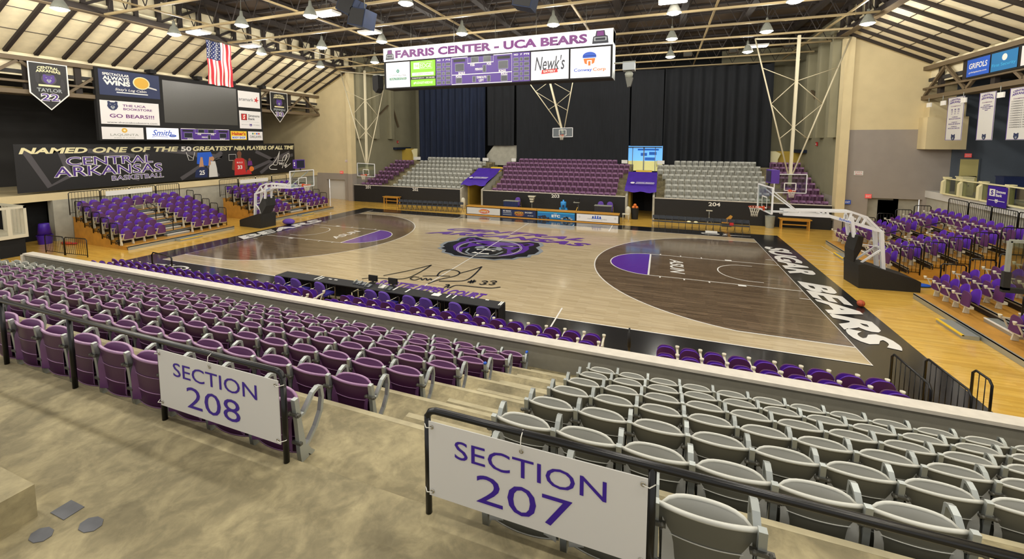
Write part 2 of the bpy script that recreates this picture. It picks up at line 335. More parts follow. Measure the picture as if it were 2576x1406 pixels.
# bear head at midcourt: outlines in plan metres
Bh = Panel((.1, .05, 0), (1, 0, 0), (0, 1, 0), 1, 1)
def sym(h): return h+[(-x, y) for x, y in h[::-1]]
outl = sym([(0, 1.75), (.55, 1.8), (1.15, 1.78), (1.7, 2.15), (2.25, 2.0), (2.5, 1.45), (2.4, .95), (2.78, .35), (2.72, -.35), (2.45, -.6), (2.5, -.95), (2.05, -1.2), (1.9, -1.6), (1.4, -1.75), (1.1, -2.0), (.5, -1.98), (0, -2.05)])
Bh.poly([(x*1.08, y*1.07) for x, y in outl][::-1], 'paint_grey', .0125); Bh.poly(outl[::-1], 'paint_black', .0135)
face = sym([(0, 1.45), (.9, 1.5), (1.5, 1.55), (1.75, 1.85), (2.05, 1.75), (2.15, 1.4), (1.95, 1.05), (2.15, .5), (2.1, -.3), (1.7, -.95), (1.2, -1.35), (.6, -1.5), (0, -1.5)])
Bh.poly(face[::-1], 'paint_purple', .0145)
for s_ in (-1, 1):
    Bh.poly([(s_*1.45, 1.35), (s_*1.75, 1.6), (s_*1.95, 1.4), (s_*1.75, 1.05)][::s_], 'paint_black', .0155)
    Bh.poly([(s_*.35, .7), (s_*1.5, 1.05), (s_*1.55, .8), (s_*.5, .4)][::s_], 'paint_black', .0155)
    Bh.poly([(s_*.75, .68), (s_*1.15, .8), (s_*1.1, .68)][::s_], 'paint_white', .0165)
    Bh.poly([(s_*1.5, .6), (s_*1.85, .3), (s_*1.6, -.5), (s_*1.3, -.2)][::s_], 'paint_black', .0155)
Bh.poly(sym([(0, .4), (.6, .35), (1.05, .05), (1.3, -.7), (1.0, -1.45), (0, -1.7)])[::-1], 'paint_black', .0155)
Bh.poly(sym([(0, .38), (.55, .3), (.8, 0), (.75, -.35), (.4, -.2), (0, -.28)])[::-1], 'paint_grey', .0165)
Bh.poly(sym([(0, .3), (.35, .25), (.38, .02), (.15, -.1), (0, -.1)])[::-1], 'paint_black', .0175)
Bh.poly([(-.6, -.42), (-.45, -.62), (-.3, -.45), (0, -.52), (.3, -.45), (.45, -.62), (.6, -.42), (0, -.34)], 'paint_white', .0175)
Bh.poly([(-.5, -1.25), (-.4, -1.0), (-.2, -1.12), (.2, -1.12), (.4, -1.0), (.5, -1.25), (0, -1.3)][::-1], 'paint_white', .0175)
Bh.line([(-1.0, -.5), (-.85, -1.2), (-.5, -1.5), (.5, -1.5), (.85, -1.2), (1.0, -.5)], .12, 'paint_grey', .0175)
for r in (1.8, 1.72): Bh.line([(r*math.cos(i*math.pi/24), r*math.sin(i*math.pi/24)) for i in range(48)], .025, 'paint_white', .018, True)
Bh.line([(-.1, -2.2), (-.1, 2.1)], .05, 'paint_white', .018)
Bh.build('bear_emblem', floor)
# floor signature
Sg = Panel((0, 0, 0), (1, 0, 0), (0, 1, 0), 1, 1)
def sig(px, w=.07):
    pts = smooth_path([Zp(u, v) for u, v in px], 5); Sg.line([(p.x, p.y) for p in pts], w, 'paint_black', .02)
o_, k_ = (860, 480), .23474
def q2(l): return [(o_[0]+a*k_, o_[1]+b*k_) for a, b in l]
for st in ([(445, 912), (700, 862), (960, 798)], [(960, 798), (880, 850), (760, 915), (660, 945), (520, 948), (420, 940), (300, 938), (215, 945)],
           [(830, 930), (770, 925), (735, 945), (780, 960), (830, 945), (850, 940), (860, 960), (900, 940), (915, 962), (950, 945), (960, 960)],
           [(865, 918), (1000, 915), (1160, 918)], [(1020, 915), (1060, 870), (1150, 848), (1240, 862), (1260, 890), (1200, 920), (1060, 950), (920, 998)],
           [(1040, 970), (1200, 972), (1330, 960), (1420, 900), (1500, 815)], [(1500, 815), (1400, 850), (1260, 888)],
           [(1110, 1010), (1150, 1010), (1130, 1045)], [(1150, 1045), (1215, 1018), (1300, 1020), (1450, 1035), (1600, 1045), (1700, 1035)], [(1095, 1040), (1150, 1012)],
           [(1500, 975), (1540, 968), (1560, 980), (1520, 990), (1545, 1000), (1500, 1008), (1475, 1000)], [(1590, 975), (1640, 968), (1655, 980), (1615, 990), (1640, 1000), (1600, 1010), (1575, 1003)],
           [(1350, 975), (1440, 968)], [(1345, 985), (1435, 978)], [(1390, 960), (1375, 995)], [(1420, 958), (1400, 993)]): sig(q2(st))
Sg.build('floor_signature', floor)
# ------------------------------------------------------------------ near bowl
NY = [-17.87+1.01*i for i in range(7)]; NZ = [3.41-.43*i for i in range(7)]      # seat-back lines
TZ = [z-.64 for z in NZ]; WALK = 2.9
mb = MB(); mb.box((-8, -26, WALK-.4), (28, -17.95, WALK), 'concrete'); struct('floor_walkway', mb)
mb = MB()
for i in range(7):
    e = NY[i]+.88
    mb.box((-17, NY[i]-.13 if i else -17.95, TZ[i]-.6), (28, e if i < 6 else -11.3, TZ[i]), 'concrete')
    if i < 6:
        mb.box((6.15, e-.02, TZ[i+1]), (7.25, e+.4, TZ[i+1]+.215), 'concrete')
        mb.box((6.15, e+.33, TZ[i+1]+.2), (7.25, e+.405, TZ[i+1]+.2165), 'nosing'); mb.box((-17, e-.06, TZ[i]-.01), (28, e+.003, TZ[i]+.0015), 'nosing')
mb.box((-17, -11.62, TZ[6]), (28, -11.3, TZ[6]+.14), 'concrete')
struct('floor_terrace', mb)
mb = MB(); mb.box((-17, -11.32, 0), (28, -11.1, .94), 'parapet'); mb.box((-17.05, -11.38, .94), (28, -11.06, 1.01), 'cap')
mb.box((-17.2, -11.4, -.2), (-17, -11.0, .94), 'cap'); struct('wall_near', mb)
mb = MB(); q = Zp(95, 1298, WALK); mb.box((q.x-2.5, q.y-1.6, WALK), (q.x, q.y, WALK+.27), 'concrete'); mb.box((q.x-2.5, q.y-1.6, WALK-.02), (q.x+.25, q.y-.35, WALK+.05), 'concrete')
struct('trim_1', mb)
for (u, v), r, s_ in (((170, 1283), 'square dark tape patch on the walkway, nearest the concrete step', .11), ((229, 1320), 'oblong dark tape patch on the walkway, furthest from the concrete step', .08), ((104, 1346), 'rounded dark tape patch on the walkway, nearest the camera', .075)):
    q = Zp(u, v, WALK); mb = MB(); n = 4 if s_ > .1 else 8
    mb.prism([q+V((math.cos(2*math.pi*(i+.5)/n)*s_*1.2, math.sin(2*math.pi*(i+.5)/n)*s_*.8, .001)) for i in range(n)], (0, 0, .004), 'tile_grey')
    mb.build('tape_patch', label=r, cat='tape', group='tape patches on the walkway', loc=q)
# ------------------------------------------------------------------ far side
FW = 12.3; FY = [12.95+.93*i for i in range(8)]; FZ = [1.84+.337*i for i in range(8)]
def farwall(n, x0, x1, txts):
    mb = MB(); mb.box((x0, FW, 0), (x1, FW+.2, 1.62), 'black_wall'); mb.box((x0, FW-.02, 1.62), (x1, FW+.22, 1.66), 'cap')
    if x1 < 10 and x0 < 0: mb.box((x1-.06, FW-.03, 0), (x1, FW, 1.62), 'cap')
    o = struct(n, mb)
    for t, x, z, w in txts:
        P = wallpanel((x, FW-.012), (x+w, FW-.012), z, z+.28); P.text(t, 0, 0, w, .28, 'white', bold=.02); P.build('section_number', o)
def xz(u, v): p = Yp(u, v, FW); return p.x, p.z
farwall('wall_far', -19.7, -7.85, [('201', xz(920, 475)[0], xz(920, 474)[1], .6), ('202', xz(1038, 480)[0], xz(1038, 480)[1], .62)])
farwall('wall_far.001', -5.83, 6.4, [('203', xz(1387, 497)[0], xz(1387, 497)[1], .68)])
farwall('wall_far.002', 8.45, 19.7, [('204', xz(1782, 517)[0], xz(1782, 518)[1], .78)])
mb = MB()
for x0, x1 in ((-19.9, -8.0), (-5.7, 6.3), (8.55, 19.9)):
    for i in range(8): mb.box((x0, FY[i]-.55 if i else FW+.2, max(0, FZ[i]-1.2)), (x1, FY[i]+.38, FZ[i]-.62), 'concrete')
    mb.box((x0, FY[7]+.3, 0), (x1, 21.4, FZ[7]-.5), 'concrete')
struct('floor_terrace.001', mb)
for k, (x0, x1) in enumerate(((-7.95, -5.75), (6.35, 8.5))):          # two entrance tunnels under stairs
    mb = MB()
    for x in (x0, x1-.15):
        mb.prism([(x, FW-.05, 0), (x, 17.05, 0), (x, 17.05, 3.0), (x, 16.6, 3.0), (x, FW-.05, 1.72)], (.15, 0, 0), 'concrete_light')
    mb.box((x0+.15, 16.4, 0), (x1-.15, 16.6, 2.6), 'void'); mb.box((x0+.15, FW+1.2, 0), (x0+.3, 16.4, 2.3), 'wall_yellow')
    mb.box((x0+.35, 16.4, 2.62), (x1-.35, 19.6, 2.75), 'concrete_light')
    for j in range(4): mb.box((x0+.4, 16.9+.5*j, 2.75), (x1-.4, 17.4+.5*j, 2.9+.14*j), 'yellow' if j % 2 else 'concrete')
    if k == 1: mb.box((x0+1.25, 16.3, 0), (x1-.2, 16.4, 2.1), 'black_matte')
    struct('wall_tunnel' if not k else 'wall_tunnel.001', mb)
    # purple printed cover stretched over the tunnel mouth
    rows = []
    for i in range(13):
        t = i/12; rows.append([V((x0-.1+(x1-x0+.2)*j/10+(.0 if k else -.15*0), FW+.25+3.9*t, 2.32+1.0*t-.16*math.sin(math.pi*t)+(.05*math.sin(j*1.3+k) if i in (0, 1) else 0)-(.3*(1-t)**8))) for j in range(11)])
    mb = MB(); mb.grid(rows, 'awning')
    cv = mb.build('tunnel_cover', label='purple printed cover over the tunnel beside the %s grey seats' % ('far left' if not k else 'far right'), cat='cover', group='purple tunnel covers', loc=(x0+1.1, FW, 2.3))
    a = V((x0+.2, FW+.95, 2.47)); b = V((x0+.2, FW+2.2, 2.79)); P = Panel(a, (1, 0, 0), b-a, 2, 1.2)
    P.ell(.22, .42, .17, .2, 'white', .06); P.text('CONWAY REGIONAL', .5, .45, 1.4, .2, 'white', .06, bold=.03); P.rect(.45, .24, 1.85, .34, 'white', .06)
    P.build('printed_lettering').parent = cv; cv.children[0].location = -V(cv.location)
# recess side walls
for s_ in (-1, 1):
    x = 20.0*s_
    mb = MB(); mb.box((x, FW+.2, 0), (x+.3*s_, 24.1, 14.6), 'wall_olive'); mb.box((x-.02*s_, FW+.2, 1.2), (x, 17, 2.2), 'wall_grey')
    for y in (13.2, 15.6, 18.2): mb.box((x-.55*s_, y, 6.2), (x, y+.55, 13.5), 'wall_olive')
    mb.bar((x-.2*s_, 15.8, 8.2), (x-.2*s_, 18.2, 9.9), .18, .1, 'steel_tan'); mb.bar((x-.2*s_, 18.8, 10.2), (x-.2*s_, 20, 7.6), .18, .1, 'steel_tan')
    mb.box((x-.5*s_, 19.2, 5.0), (x, 22, 5.25), 'curtain_blue'); mb.box((x-2.0*s_, 20.9, 3.3), (x, 21.2, 5.1), 'wall_yellow'); mb.prism([(x-2.2*s_, 20.6, 3.3), (x-1.7*s_, 20.6, 3.3), (x-1.7*s_, 20.6, 4.4), (x-1.5*s_, 20.6, 4.9), (x-1.9*s_, 20.6, 5.1), (x-2.3*s_, 20.6, 5.1)][::s_], (0, .15, 0), 'cream')
    struct('wall_recess' if s_ < 0 else 'wall_recess.001', mb)
    # bay wall flanking the recess: cream above a grey dado
    zl = 2.7 if s_ < 0 else 6.68
    mb = MB(); X0, X1 = 20.1*s_, 32*s_; gap = (-23.4, -21.1) if s_ < 0 else (21.7, 24.5); gz = 2.05 if s_ < 0 else 2.25
    g0, g1 = (gap[1], gap[0]) if s_ < 0 else gap
    mb.box((X0, 12.6, zl), (X1, 12.9, 13.2), 'wall_cream'); mb.box((X0, 12.6, gz), (X1, 12.9, zl), 'wall_grey'); mb.box((X0, 12.6, 0), (g0, 12.9, gz), 'wall_grey'); mb.box((g1, 12.6, 0), (X1, 12.9, gz), 'wall_grey')
    mb.box((X0-.25*s_, 12.25, 0), (X0+.25*s_, 12.9, 12.6), 'wall_cream')
    mb.box((X0-.26*s_, 12.24, 0), (X0+.26*s_, 12.91, zl if s_ < 0 else .8), 'wall_grey')
    mb.box((g0, 13.0, 0), (g1, 13.1, gz), 'sign_white' if s_ < 0 else 'concrete_light'); mb.box((23.2, 12.95, 0), (23.45, 13.02, 2.2), 'steel_dark'); mb.box((22.4, 12.95, 0), (23.2, 13.0, 2.1), 'sign_white')  # white panel in the left passage stands for its brightly lit inside
    struct('wall_bay' if s_ < 0 else 'wall_bay.001', mb)
    mb = MB(); mb.box((32*s_, -20, 0), (32.2*s_, 12.9, 11), 'wall_dark' if s_ < 0 else 'wall_slate'); struct('wall_left' if s_ < 0 else 'wall_right', mb)
    # balcony
    mb = MB(); x = 24.6*s_
    mb.box((x, -20, 2.42), (32*s_, 12.6, 2.85), 'wall_cream' if s_ < 0 else 'sign_white'); mb.box((x+.1*s_, -6.6, 0), (x+.3*s_, 12.6, 2.42), 'concrete_light')
    mb.box((x-.05*s_, -7.3, 0), (x+.5*s_, -6.5, 2.42), 'concrete_light')
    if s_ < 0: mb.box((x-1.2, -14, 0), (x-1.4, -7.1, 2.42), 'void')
    struct('floor_balcony' if s_ < 0 else 'floor_balcony.001', mb)
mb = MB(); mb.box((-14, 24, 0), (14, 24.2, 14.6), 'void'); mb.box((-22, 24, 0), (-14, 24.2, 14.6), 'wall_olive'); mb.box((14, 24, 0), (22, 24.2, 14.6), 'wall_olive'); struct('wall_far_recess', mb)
# upper wall of the right bay, its shadowed stretch painted slate, with door
mb = MB(); mb.box((25.7, 12.55, 2.85), (32, 12.62, 9.6), 'wall_slate'); struct('wall_bay.002', mb)
mb = MB(); mb.box((26.0, 12.46, 2.85), (27.0, 12.56, 4.93), 'wall_slate'); mb.box((26.08, 12.43, 2.85), (26.92, 12.5, 4.85), 'door_cream')
dr = struct('door_1', mb); mb = MB(); mb.bar((26.15, 12.38, 3.8), (26.85, 12.38, 3.8), .05, .06, 'black_metal'); mb.build('door_handle', dr)
mb = MB(); mb.box((24.0, 11.7, 5.45), (25.9, 12.6, 7.4), 'wall_cream'); mb.box((24.2, 12.0, 7.4), (25.9, 12.6, 8.3), 'wall_cream'); struct('trim_2', mb)
# ------------------------------------------------------------------ blackout curtain in three drops with openings at the tunnels
def drape(x0, x1, y, z0, z1, mt, label, amp=.16, wl=.55, seed=0):
    n = int((x1-x0)/.09); rows = []
    for j in range(10):
        t = j/9; a = amp*(.45+.75*(1-t))
        rows.append([V((x0+(x1-x0)*i/n+.06*math.sin(i*.31+seed)*(1-t), y+a*math.sin(2*math.pi*(x0+(x1-x0)*i/n)/wl+1.7*math.sin(i*.043+seed))*(.6+.4*math.sin(i*.017+seed*2)), z0+(z1-z0)*t)) for i in range(n+1)])
    mb = MB(); mb.grid(rows, mt); mb.tube([(x0, y, z1), (x1, y, z1)], .05, 'black_metal')
    return mb.build('curtain', label=label, cat='curtain', group='blackout curtains behind the far seats', loc=((x0+x1)/2, y, z0))
drape(-17.2, -8.9, 20.3, 3.6, 12.55, 'curtain_blue', 'dark blue pleated curtain hanging behind the far left grey seats', .26, .8)
drape(-8.75, -5.65, 20.25, 5.5, 12.55, 'curtain', 'short black curtain hanging above the pale stair portal beside the far left grey seats', .1, .9, 1)
drape(-5.5, 5.9, 20.35, 3.6, 12.55, 'curtain', 'wide flat black curtain hanging behind the far purple seats', .07, 1.1, 2)
drape(6.05, 8.9, 20.25, 5.5, 12.55, 'curtain', 'short black curtain hanging above the glazed doors', .06, .9, 3)
drape(9.0, 17.6, 20.3, 3.6, 12.55, 'curtain', 'black curtain gathered in deep folds behind the far right grey seats', .22, 1.0, 4)
# openings behind: pale stair portal and daylit doors
mb = MB(); mb.prism([(-8.95, 20.6, 3.4), (-5.5, 20.6, 3.4), (-5.5, 20.6, 5.52), (-8.1, 20.6, 5.52), (-8.95, 20.6, 4.5)], (0, .2, 0), 'concrete_light'); struct('wall_portal', mb)
mb = MB(); mb.box((5.3, 23.0, 3.0), (9.0, 23.05, 5.5), 'daylight'); mb.box((5.3, 22.95, 3.0), (9.0, 23.0, 4.0), 'daylight_yellow')
for x0, z0, x1, z1 in ((6.9, 4.5, 7.5, 4.8), (7.3, 4.05, 8.3, 4.35), (7.7, 4.6, 8.4, 4.9), (6.6, 5.05, 8.6, 5.2)): mb.box((x0, 22.92, z0), (x1, 22.96, z1), 'deep_blue')
for x in (6.1, 7.15, 7.2, 8.25): mb.box((x, 22.7, 3.0), (x+.06, 22.78, 5.4), 'alum')
mb.box((5.5, 22.7, 5.3), (8.9, 22.78, 5.4), 'alum'); struct('door_2', mb)
# ------------------------------------------------------------------ roof
mb = MB(); mb.box((-20, -26, 14.5), (20, 24.2, 14.7), 'deck'); struct('ceiling', mb)
for s_ in (-1, 1):
    mb = MB(); mb.prism([(19.6*s_, -24, 13.05), (24.3*s_, -24, 10.75), (24.3*s_, 13, 10.75), (19.6*s_, 13, 13.05)], (0, 0, .15), 'panel_tan')
    for k in range(27):
        y = -18.0+1.16*k
        mb.bar((19.7*s_, y, 12.93), (24.2*s_, y, 10.72), .17, .16, 'steel_dark')
    for t in (.28, .62): mb.bar((19.6*s_+4.7*s_*t, -22, 13.03-2.3*t), (19.6*s_+4.7*s_*t, 13, 13.03-2.3*t), .02, .03, 'steel_dark')
    struct('ceiling_slope' if s_ < 0 else 'ceiling_slope.001', mb)
    mb = MB(); mb.box((24.3*s_, -22, 9.6), (32*s_, 13, 9.8), 'wall_dark'); mb.box((25.6*s_, -22, 8.75), (26.5*s_, 13, 8.95), 'steel_pale'); mb.box((24.4*s_, -22, 9.5), (24.5*s_, 13, 10.8), 'panel_tan'); mb.box((28*s_, -22, 8.75), (29*s_, 13, 8.95), 'steel_tan'); struct('ceiling_balcony' if s_ < 0 else 'ceiling_balcony.001', mb)
    # main girder truss and lower girder truss
    mb = MB(); x = 19.6*s_
    mb.box((x-.2*s_, -22, 12.62), (x+.15*s_, 12.6, 12.95), 'steel_dark'); mb.box((x-.24*s_, -22, 12.6), (x+.2*s_, 12.6, 12.64), 'steel_tan'); mb.box((x-.15*s_, -22, 14.25), (x+.15*s_, 12.6, 14.5), 'steel_dark')
    mb.box((x+.2*s_, -22, 12.95), (x+.24*s_, 12.6, 14.3), 'panel_tan')
    for k in range(30):
        y = -21.5+1.16*k; mb.box((x-.12*s_, y, 12.9), (x+.12*s_, y+.2, 14.3), 'steel_dark')
        if k % 3 == 0: mb.bar((x, y, 12.9), (x, y+2.3, 14.3), .14, .14, 'steel_dark')
    struct('beam_girder' if s_ < 0 else 'beam_girder.001', mb)
    mb = MB(); x = 24.15*s_
    for z in (10.4, 8.6): mb.box((x-.15*s_, -22, z-.12), (x+.15*s_, 12.6, z+.12), 'steel_tan')
    mb.box((x-.1*s_, -22, 9.1), (x+.1*s_, 12.6, 9.22), 'steel_tan')
    for k in range(9):
        y = -21.6+3.8*k; mb.bar((x, y, 8.7), (x, y+1.9, 10.3), .14, .14, 'steel_tan'); mb.bar((x, y+1.9, 10.3), (x, y+3.8, 8.7), .14, .14, 'steel_tan')
    for k in range(16): mb.box((x+.1*s_, -21+2.15*k, 8.7), (x+.3*s_, -20.7+2.15*k, 10.3), 'steel_dark')
    struct('beam_girder.002' if s_ < 0 else 'beam_girder.003', mb)
for k in range(-6, 7):                                            # bar joists across the hall
    y = .05+3.35*k; mb = MB()
    mb.box((-19.4, y-.06, 12.6), (19.4, y+.06, 12.71), 'steel_pale'); mb.box((-19.4, y-.08, 14.3), (19.4, y+.08, 14.45), 'steel_dark')
    for j in range(24):
        x = -19.2+1.6*j; mb.bar((x, y, 12.7), (x+.8, y, 14.3), .035, .035, 'steel_dark', (0, 1, 0)); mb.bar((x+.8, y, 14.3), (x+1.6, y, 12.7), .035, .035, 'steel_dark', (0, 1, 0))
    struct('ceiling_joist', mb)
mb = MB()
for x in (-16.4, -9.5, -2.6, 4.45, 11.3, 18.1): mb.box((x-.05, -22, 12.72), (x+.05, 20.0, 12.8), 'steel_pale')
struct('ceiling_brace', mb)
mb = MB()
for k in range(22): mb.box((-19.5, -23+2.1*k, 14.38), (19.5, -22.8+2.1*k, 14.5), 'steel_dark')
for k in range(10): mb.box((-17.5+3.9*k, -22, 14.1), (-17.1+3.9*k, 20, 14.4), 'steel_dark')
struct('ceiling_rib', mb)
# high-bay lamps
LX = [-18.1, -12.6, -7.8, -2.2, 3.25, 9.28, 14.3, 18.95]; LYs = [-20.0, -14.5, -9.0, -4.1, 1.5, 6.9, 12.5]
mb = MB(); mb.lathe([(.06, .75), (.09, .5), (.16, .42), (.3, .12), (.34, 0)], 'galv', caps=False, n=20); mb.tube([(0, 0, .7), (0, 0, 2.2)], .02, 'alum_dark')
lamp_root = None; lamp_me = mb.mesh('reflector'); mb = MB(); mb.lathe([(.3, .03), (.24, -.06), (.1, -.1), (.001, -.11)], 'lamp_lens', n=20); lens_me = mb.mesh('lens')
ld = bpy.data.lights.new('lamp_light', 'POINT'); ld.shadow_soft_size = .25; ld.energy = 520; ld.color = (1, .96, .87)
row_words = ['row behind the camera', 'row behind the camera', 'nearest visible lamp row', 'lamp row over the near sideline', 'lamp row over the far court half', 'lamp row over the far sideline', 'lamp row over the far seats']
for j, y in enumerate(LYs):
    for i, x in enumerate(LX):
        if j == 6 and i in (0, 7): continue
        z = 12.12
        if j >= 2:
            t = thing('pendant_lamp', (x, y, z), 'round roof lamp, %s from the left in the %s' % (nth(i+1), row_words[j]), 'lamp', 'high bay lamps under the roof')
            link('reflector', lamp_me, t); link('lens', lens_me, t)
        l = link('lamp_light', ld, None, (x, y, z-.13))
FLU = [(500, 85), (630, 118), (822, 38), (930, 84), (1693, 5), (1905, 118)]
where = ['by the left girder, nearer the camera', 'by the left girder, above the flag', 'beside a round lamp left of the black speaker', 'just right of the black speaker', 'right of the scoreboard near the picture top', 'above the right ceiling hoop']
for (u, v), w in zip(FLU, where):
    q = Zp(u, v, 12.45); t = thing('ceiling_strip_lamp', q, 'flat rectangular strip lamp %s' % w, 'lamp', 'strip lamps under the roof')
    mb = MB(); mb.box((-.65, -.34, .03), (.65, .34, .14), 'sign_white'); mb.tube([(0, 0, .14), (0, 0, 1.9)], .02, 'alum_dark'); mb.build('housing', t); mb = MB(); mb.box((-.6, -.3, 0), (.6, .3, .03), 'tube_lens'); mb.build('lens', t)
# the hall behind the camera is left unbuilt; an even world fill is added there
w = bpy.data.worlds.new('world'); S.world = w; w.use_nodes = True
w.node_tree.nodes['Background'].inputs[0].default_value = (1, .97, .92, 1); w.node_tree.nodes['Background'].inputs[1].default_value = .9
S.view_settings.view_transform = 'Standard'; S.view_settings.look = 'None'; S.view_settings.exposure = 0; S.view_settings.gamma = 1; S.view_settings.use_curve_mapping = False
S.cycles.max_bounces = 6; S.cycles.diffuse_bounces = 3; S.cycles.glossy_bounces = 3; S.cycles.transparent_max_bounces = 12; S.cycles.caustics_reflective = False; S.cycles.caustics_refractive = False
S.cycles.use_denoising = True; S.cycles.use_light_tree = True
# ------------------------------------------------------------------ arena seats (tip-up plastic shells on cast standards)
def arena_parts(c):
    sh, rim, pan = c+'_seat', c+'_rim', c+'_pan'
    W, D = .6, .045                                   # shell spans W, bows back by D
    def back(t, z, k=1):                              # t in -1..1
        return V((t*W/2*(1-.10*(1-z/.62)), -D*(1-t*t)*k+.01-.05*z, z))
    mb = MB(); zs = [.06, .10, .24, .26, .42, .44, .57, .61]
    rows = [[back(-1+2*j/12, z, 1 if i % 3 else 1.04) for j in range(13)] for i, z in enumerate(zs)]
    mb.grid(rows, sh); mb.grid([[p+V((0, .018, 0)) for p in r][::-1] for r in rows], pan)
    for z in (.24, .43): mb.tube([back(-.96+1.92*j/12, z)+V((0, -.004, 0)) for j in range(13)], .0045, rim, 4)  # thin ribs in the rim tone draw highlight lines
    for z, r in ((.065, .011), (.615, .017)): mb.tube([back(-1+2*j/12, z)+V((0, .006, 0)) for j in range(13)], r, rim, 6)
    b = mb.mesh('backrest')
    mb = MB()
    def pn(t, z, inner=1): return V((t*.27, .012+.055*(1-t*t)-(.32*(.64-z) if inner and z > .42 else (.07 if inner else 0))*(1 if inner else 0), z))
    tops = [.645-.06*abs(-1+2*j/12)**6 for j in range(13)]
    rows = [[pn(-1+2*j/12, .1+(tops[j]-.1)*i/8, 0) for j in range(13)] for i in range(9)]; rin = [[pn(-1+2*j/12, .1+(tops[j]-.1)*i/8) for j in range(13)] for i in range(9)]
    mb.grid(rin, pan); mb.grid([[p+V((0, .02, 0)) for p in r][::-1] for r in rows], sh)
    mb.tube([p+V((0, .01, 0)) for p in [r[0] for r in rows]+rows[-1][1:-1]+[r[-1] for r in rows][::-1]], .015, rim, 6)
    for t in (-.62, .62): mb.sphere(pn(t, .56)+V((0, -.006, 0)), .009, 'alum', 6, 4)
    s = mb.mesh('seat')
    mb = MB(); sx = (1, 0, 0)
    mb.strap([(0, .02, 0), (0, .0, .12), (0, -.03, .42), (0, -.055, .66)], .05, [.09, .075, .05, .045], 'alum', sx)
    mb.strap([(0, -.035, .46), (0, .03, .47), (0, .09, .53), (0, .15, .60), (0, .21, .625), (0, .25, .61)], .05, .03, 'alum', sx)
    mb.strap([(0, .25, .61), (0, .265, .5), (0, .24, .36), (0, .17, .24), (0, .08, .15), (0, .03, .12)], .045, .032, 'alum', sx)
    mb.strap([(0, .03, .13), (0, .07, .06), (0, .12, 0)], .045, .045, 'alum', sx)
    mb.box((-.07, -.085, .5), (.07, -.05, .525), 'alum_dark'); mb.box((-.055, -.06, .2), (.055, -.03, .225), 'alum_dark')
    for x in (-.045, .045): mb.sphere((x, -.075, .512), .02, 'alum_dark', 6, 4)
    f = mb.mesh('armrest'); return b, s, f
AP = {c: arena_parts(c) for c in ('purple', 'grey')}
PITCH_N = .637
def arena_proto(c):
    t = thing('%s_arena_seat' % c, (0, 0, 0), None, 'seat'); b, s, f = AP[c]
    link('backrest', b, t); link('seat', s, t); k = link('armrest', f, t, (PITCH_N/2, 0, 0)); return t
def in_frame(p, m=60):
    d = MC.transposed() @ (V(p)-CAM)
    if d.y < .3: return False
    u = 1288+FPX*d.x/d.y; v = 703-FPX*d.z/d.y; return -m < u < 2576+m and -m < v < 1406+m*2.2
rowname = ['back row', 'second row from the back', 'third row from the back', 'fourth row from the back', 'fifth row from the back', 'second row from the front', 'front row']
protos = {c: arena_proto(c) for c in ('purple', 'grey')}; used = {'purple': 0, 'grey': 0}
near = {'purple': [], 'grey': []}
def place_near(c, x, i, label, group, extra=None):
    o = protos[c]; loc = (x, NY[i]+.055, TZ[i])
    if not used[c]: used[c] = 1; o.location = loc; tag(o, label, None, group); c_ = o
    else: c_ = dup(o, loc, None, label, group, kids=[k for k in o.children if 'extra' not in k])
    if extra is not None: n = link('armrest', AP[c][2], c_, (extra, 0, 0)); n['extra'] = 1
    return c_
for i in range(7):
    k = 0
    while True:
        x = 5.77+.045*i-PITCH_N*(k+.5)
        if x < -12.3: break
        if in_frame((x, NY[i], NZ[i])):
            place_near('purple', x, i, 'purple seat in the near purple section, %s, %s from the stairs' % (rowname[i], nth(k+1)), 'purple seats of section 208')
        k += 1
    if i >= 4:
        n = 0
        while x > -16.6 and in_frame((x, NY[i], NZ[i])):
            place_near('grey', x, i, 'grey seat beyond the near purple section, %s, %s past the purple seats' % (['', '', '', '', 'third row up', 'second row up', 'lowest row'][i], nth(n+1)), 'grey seats beyond section 208'); x -= PITCH_N; n += 1
for i in range(7):
    for k in range(20):
        x = 7.36+.03*i+PITCH_N*(k+.5)+(.0 if i else .36)
        if in_frame((x, NY[i], NZ[i]), 90):
            place_near('grey', x, i, 'grey seat in the near grey section, %s, %s from the stairs' % (rowname[i], nth(k+1)), 'grey seats of section 207', -PITCH_N/2 if k == 0 else None)
# blue tape ends on two armrests of section 208
for i, dx, dy, dz in ((4, 0, -.055, .66), (6, 0, .2, .63)):
    x = 5.77+.045*i; mb = MB(); mb.sphere((x+dx, NY[i]+.055+dy, TZ[i]+dz), .035, 'blue_print', 10, 6, (1, 1.6 if dy > 0 else 1, .8))
    mb.build('tape_wrap', label='blue tape on the aisle armrest, %s of purple seats' % rowname[i], cat='tape', loc=(x+dx, NY[i]+.055+dy, TZ[i]+dz))
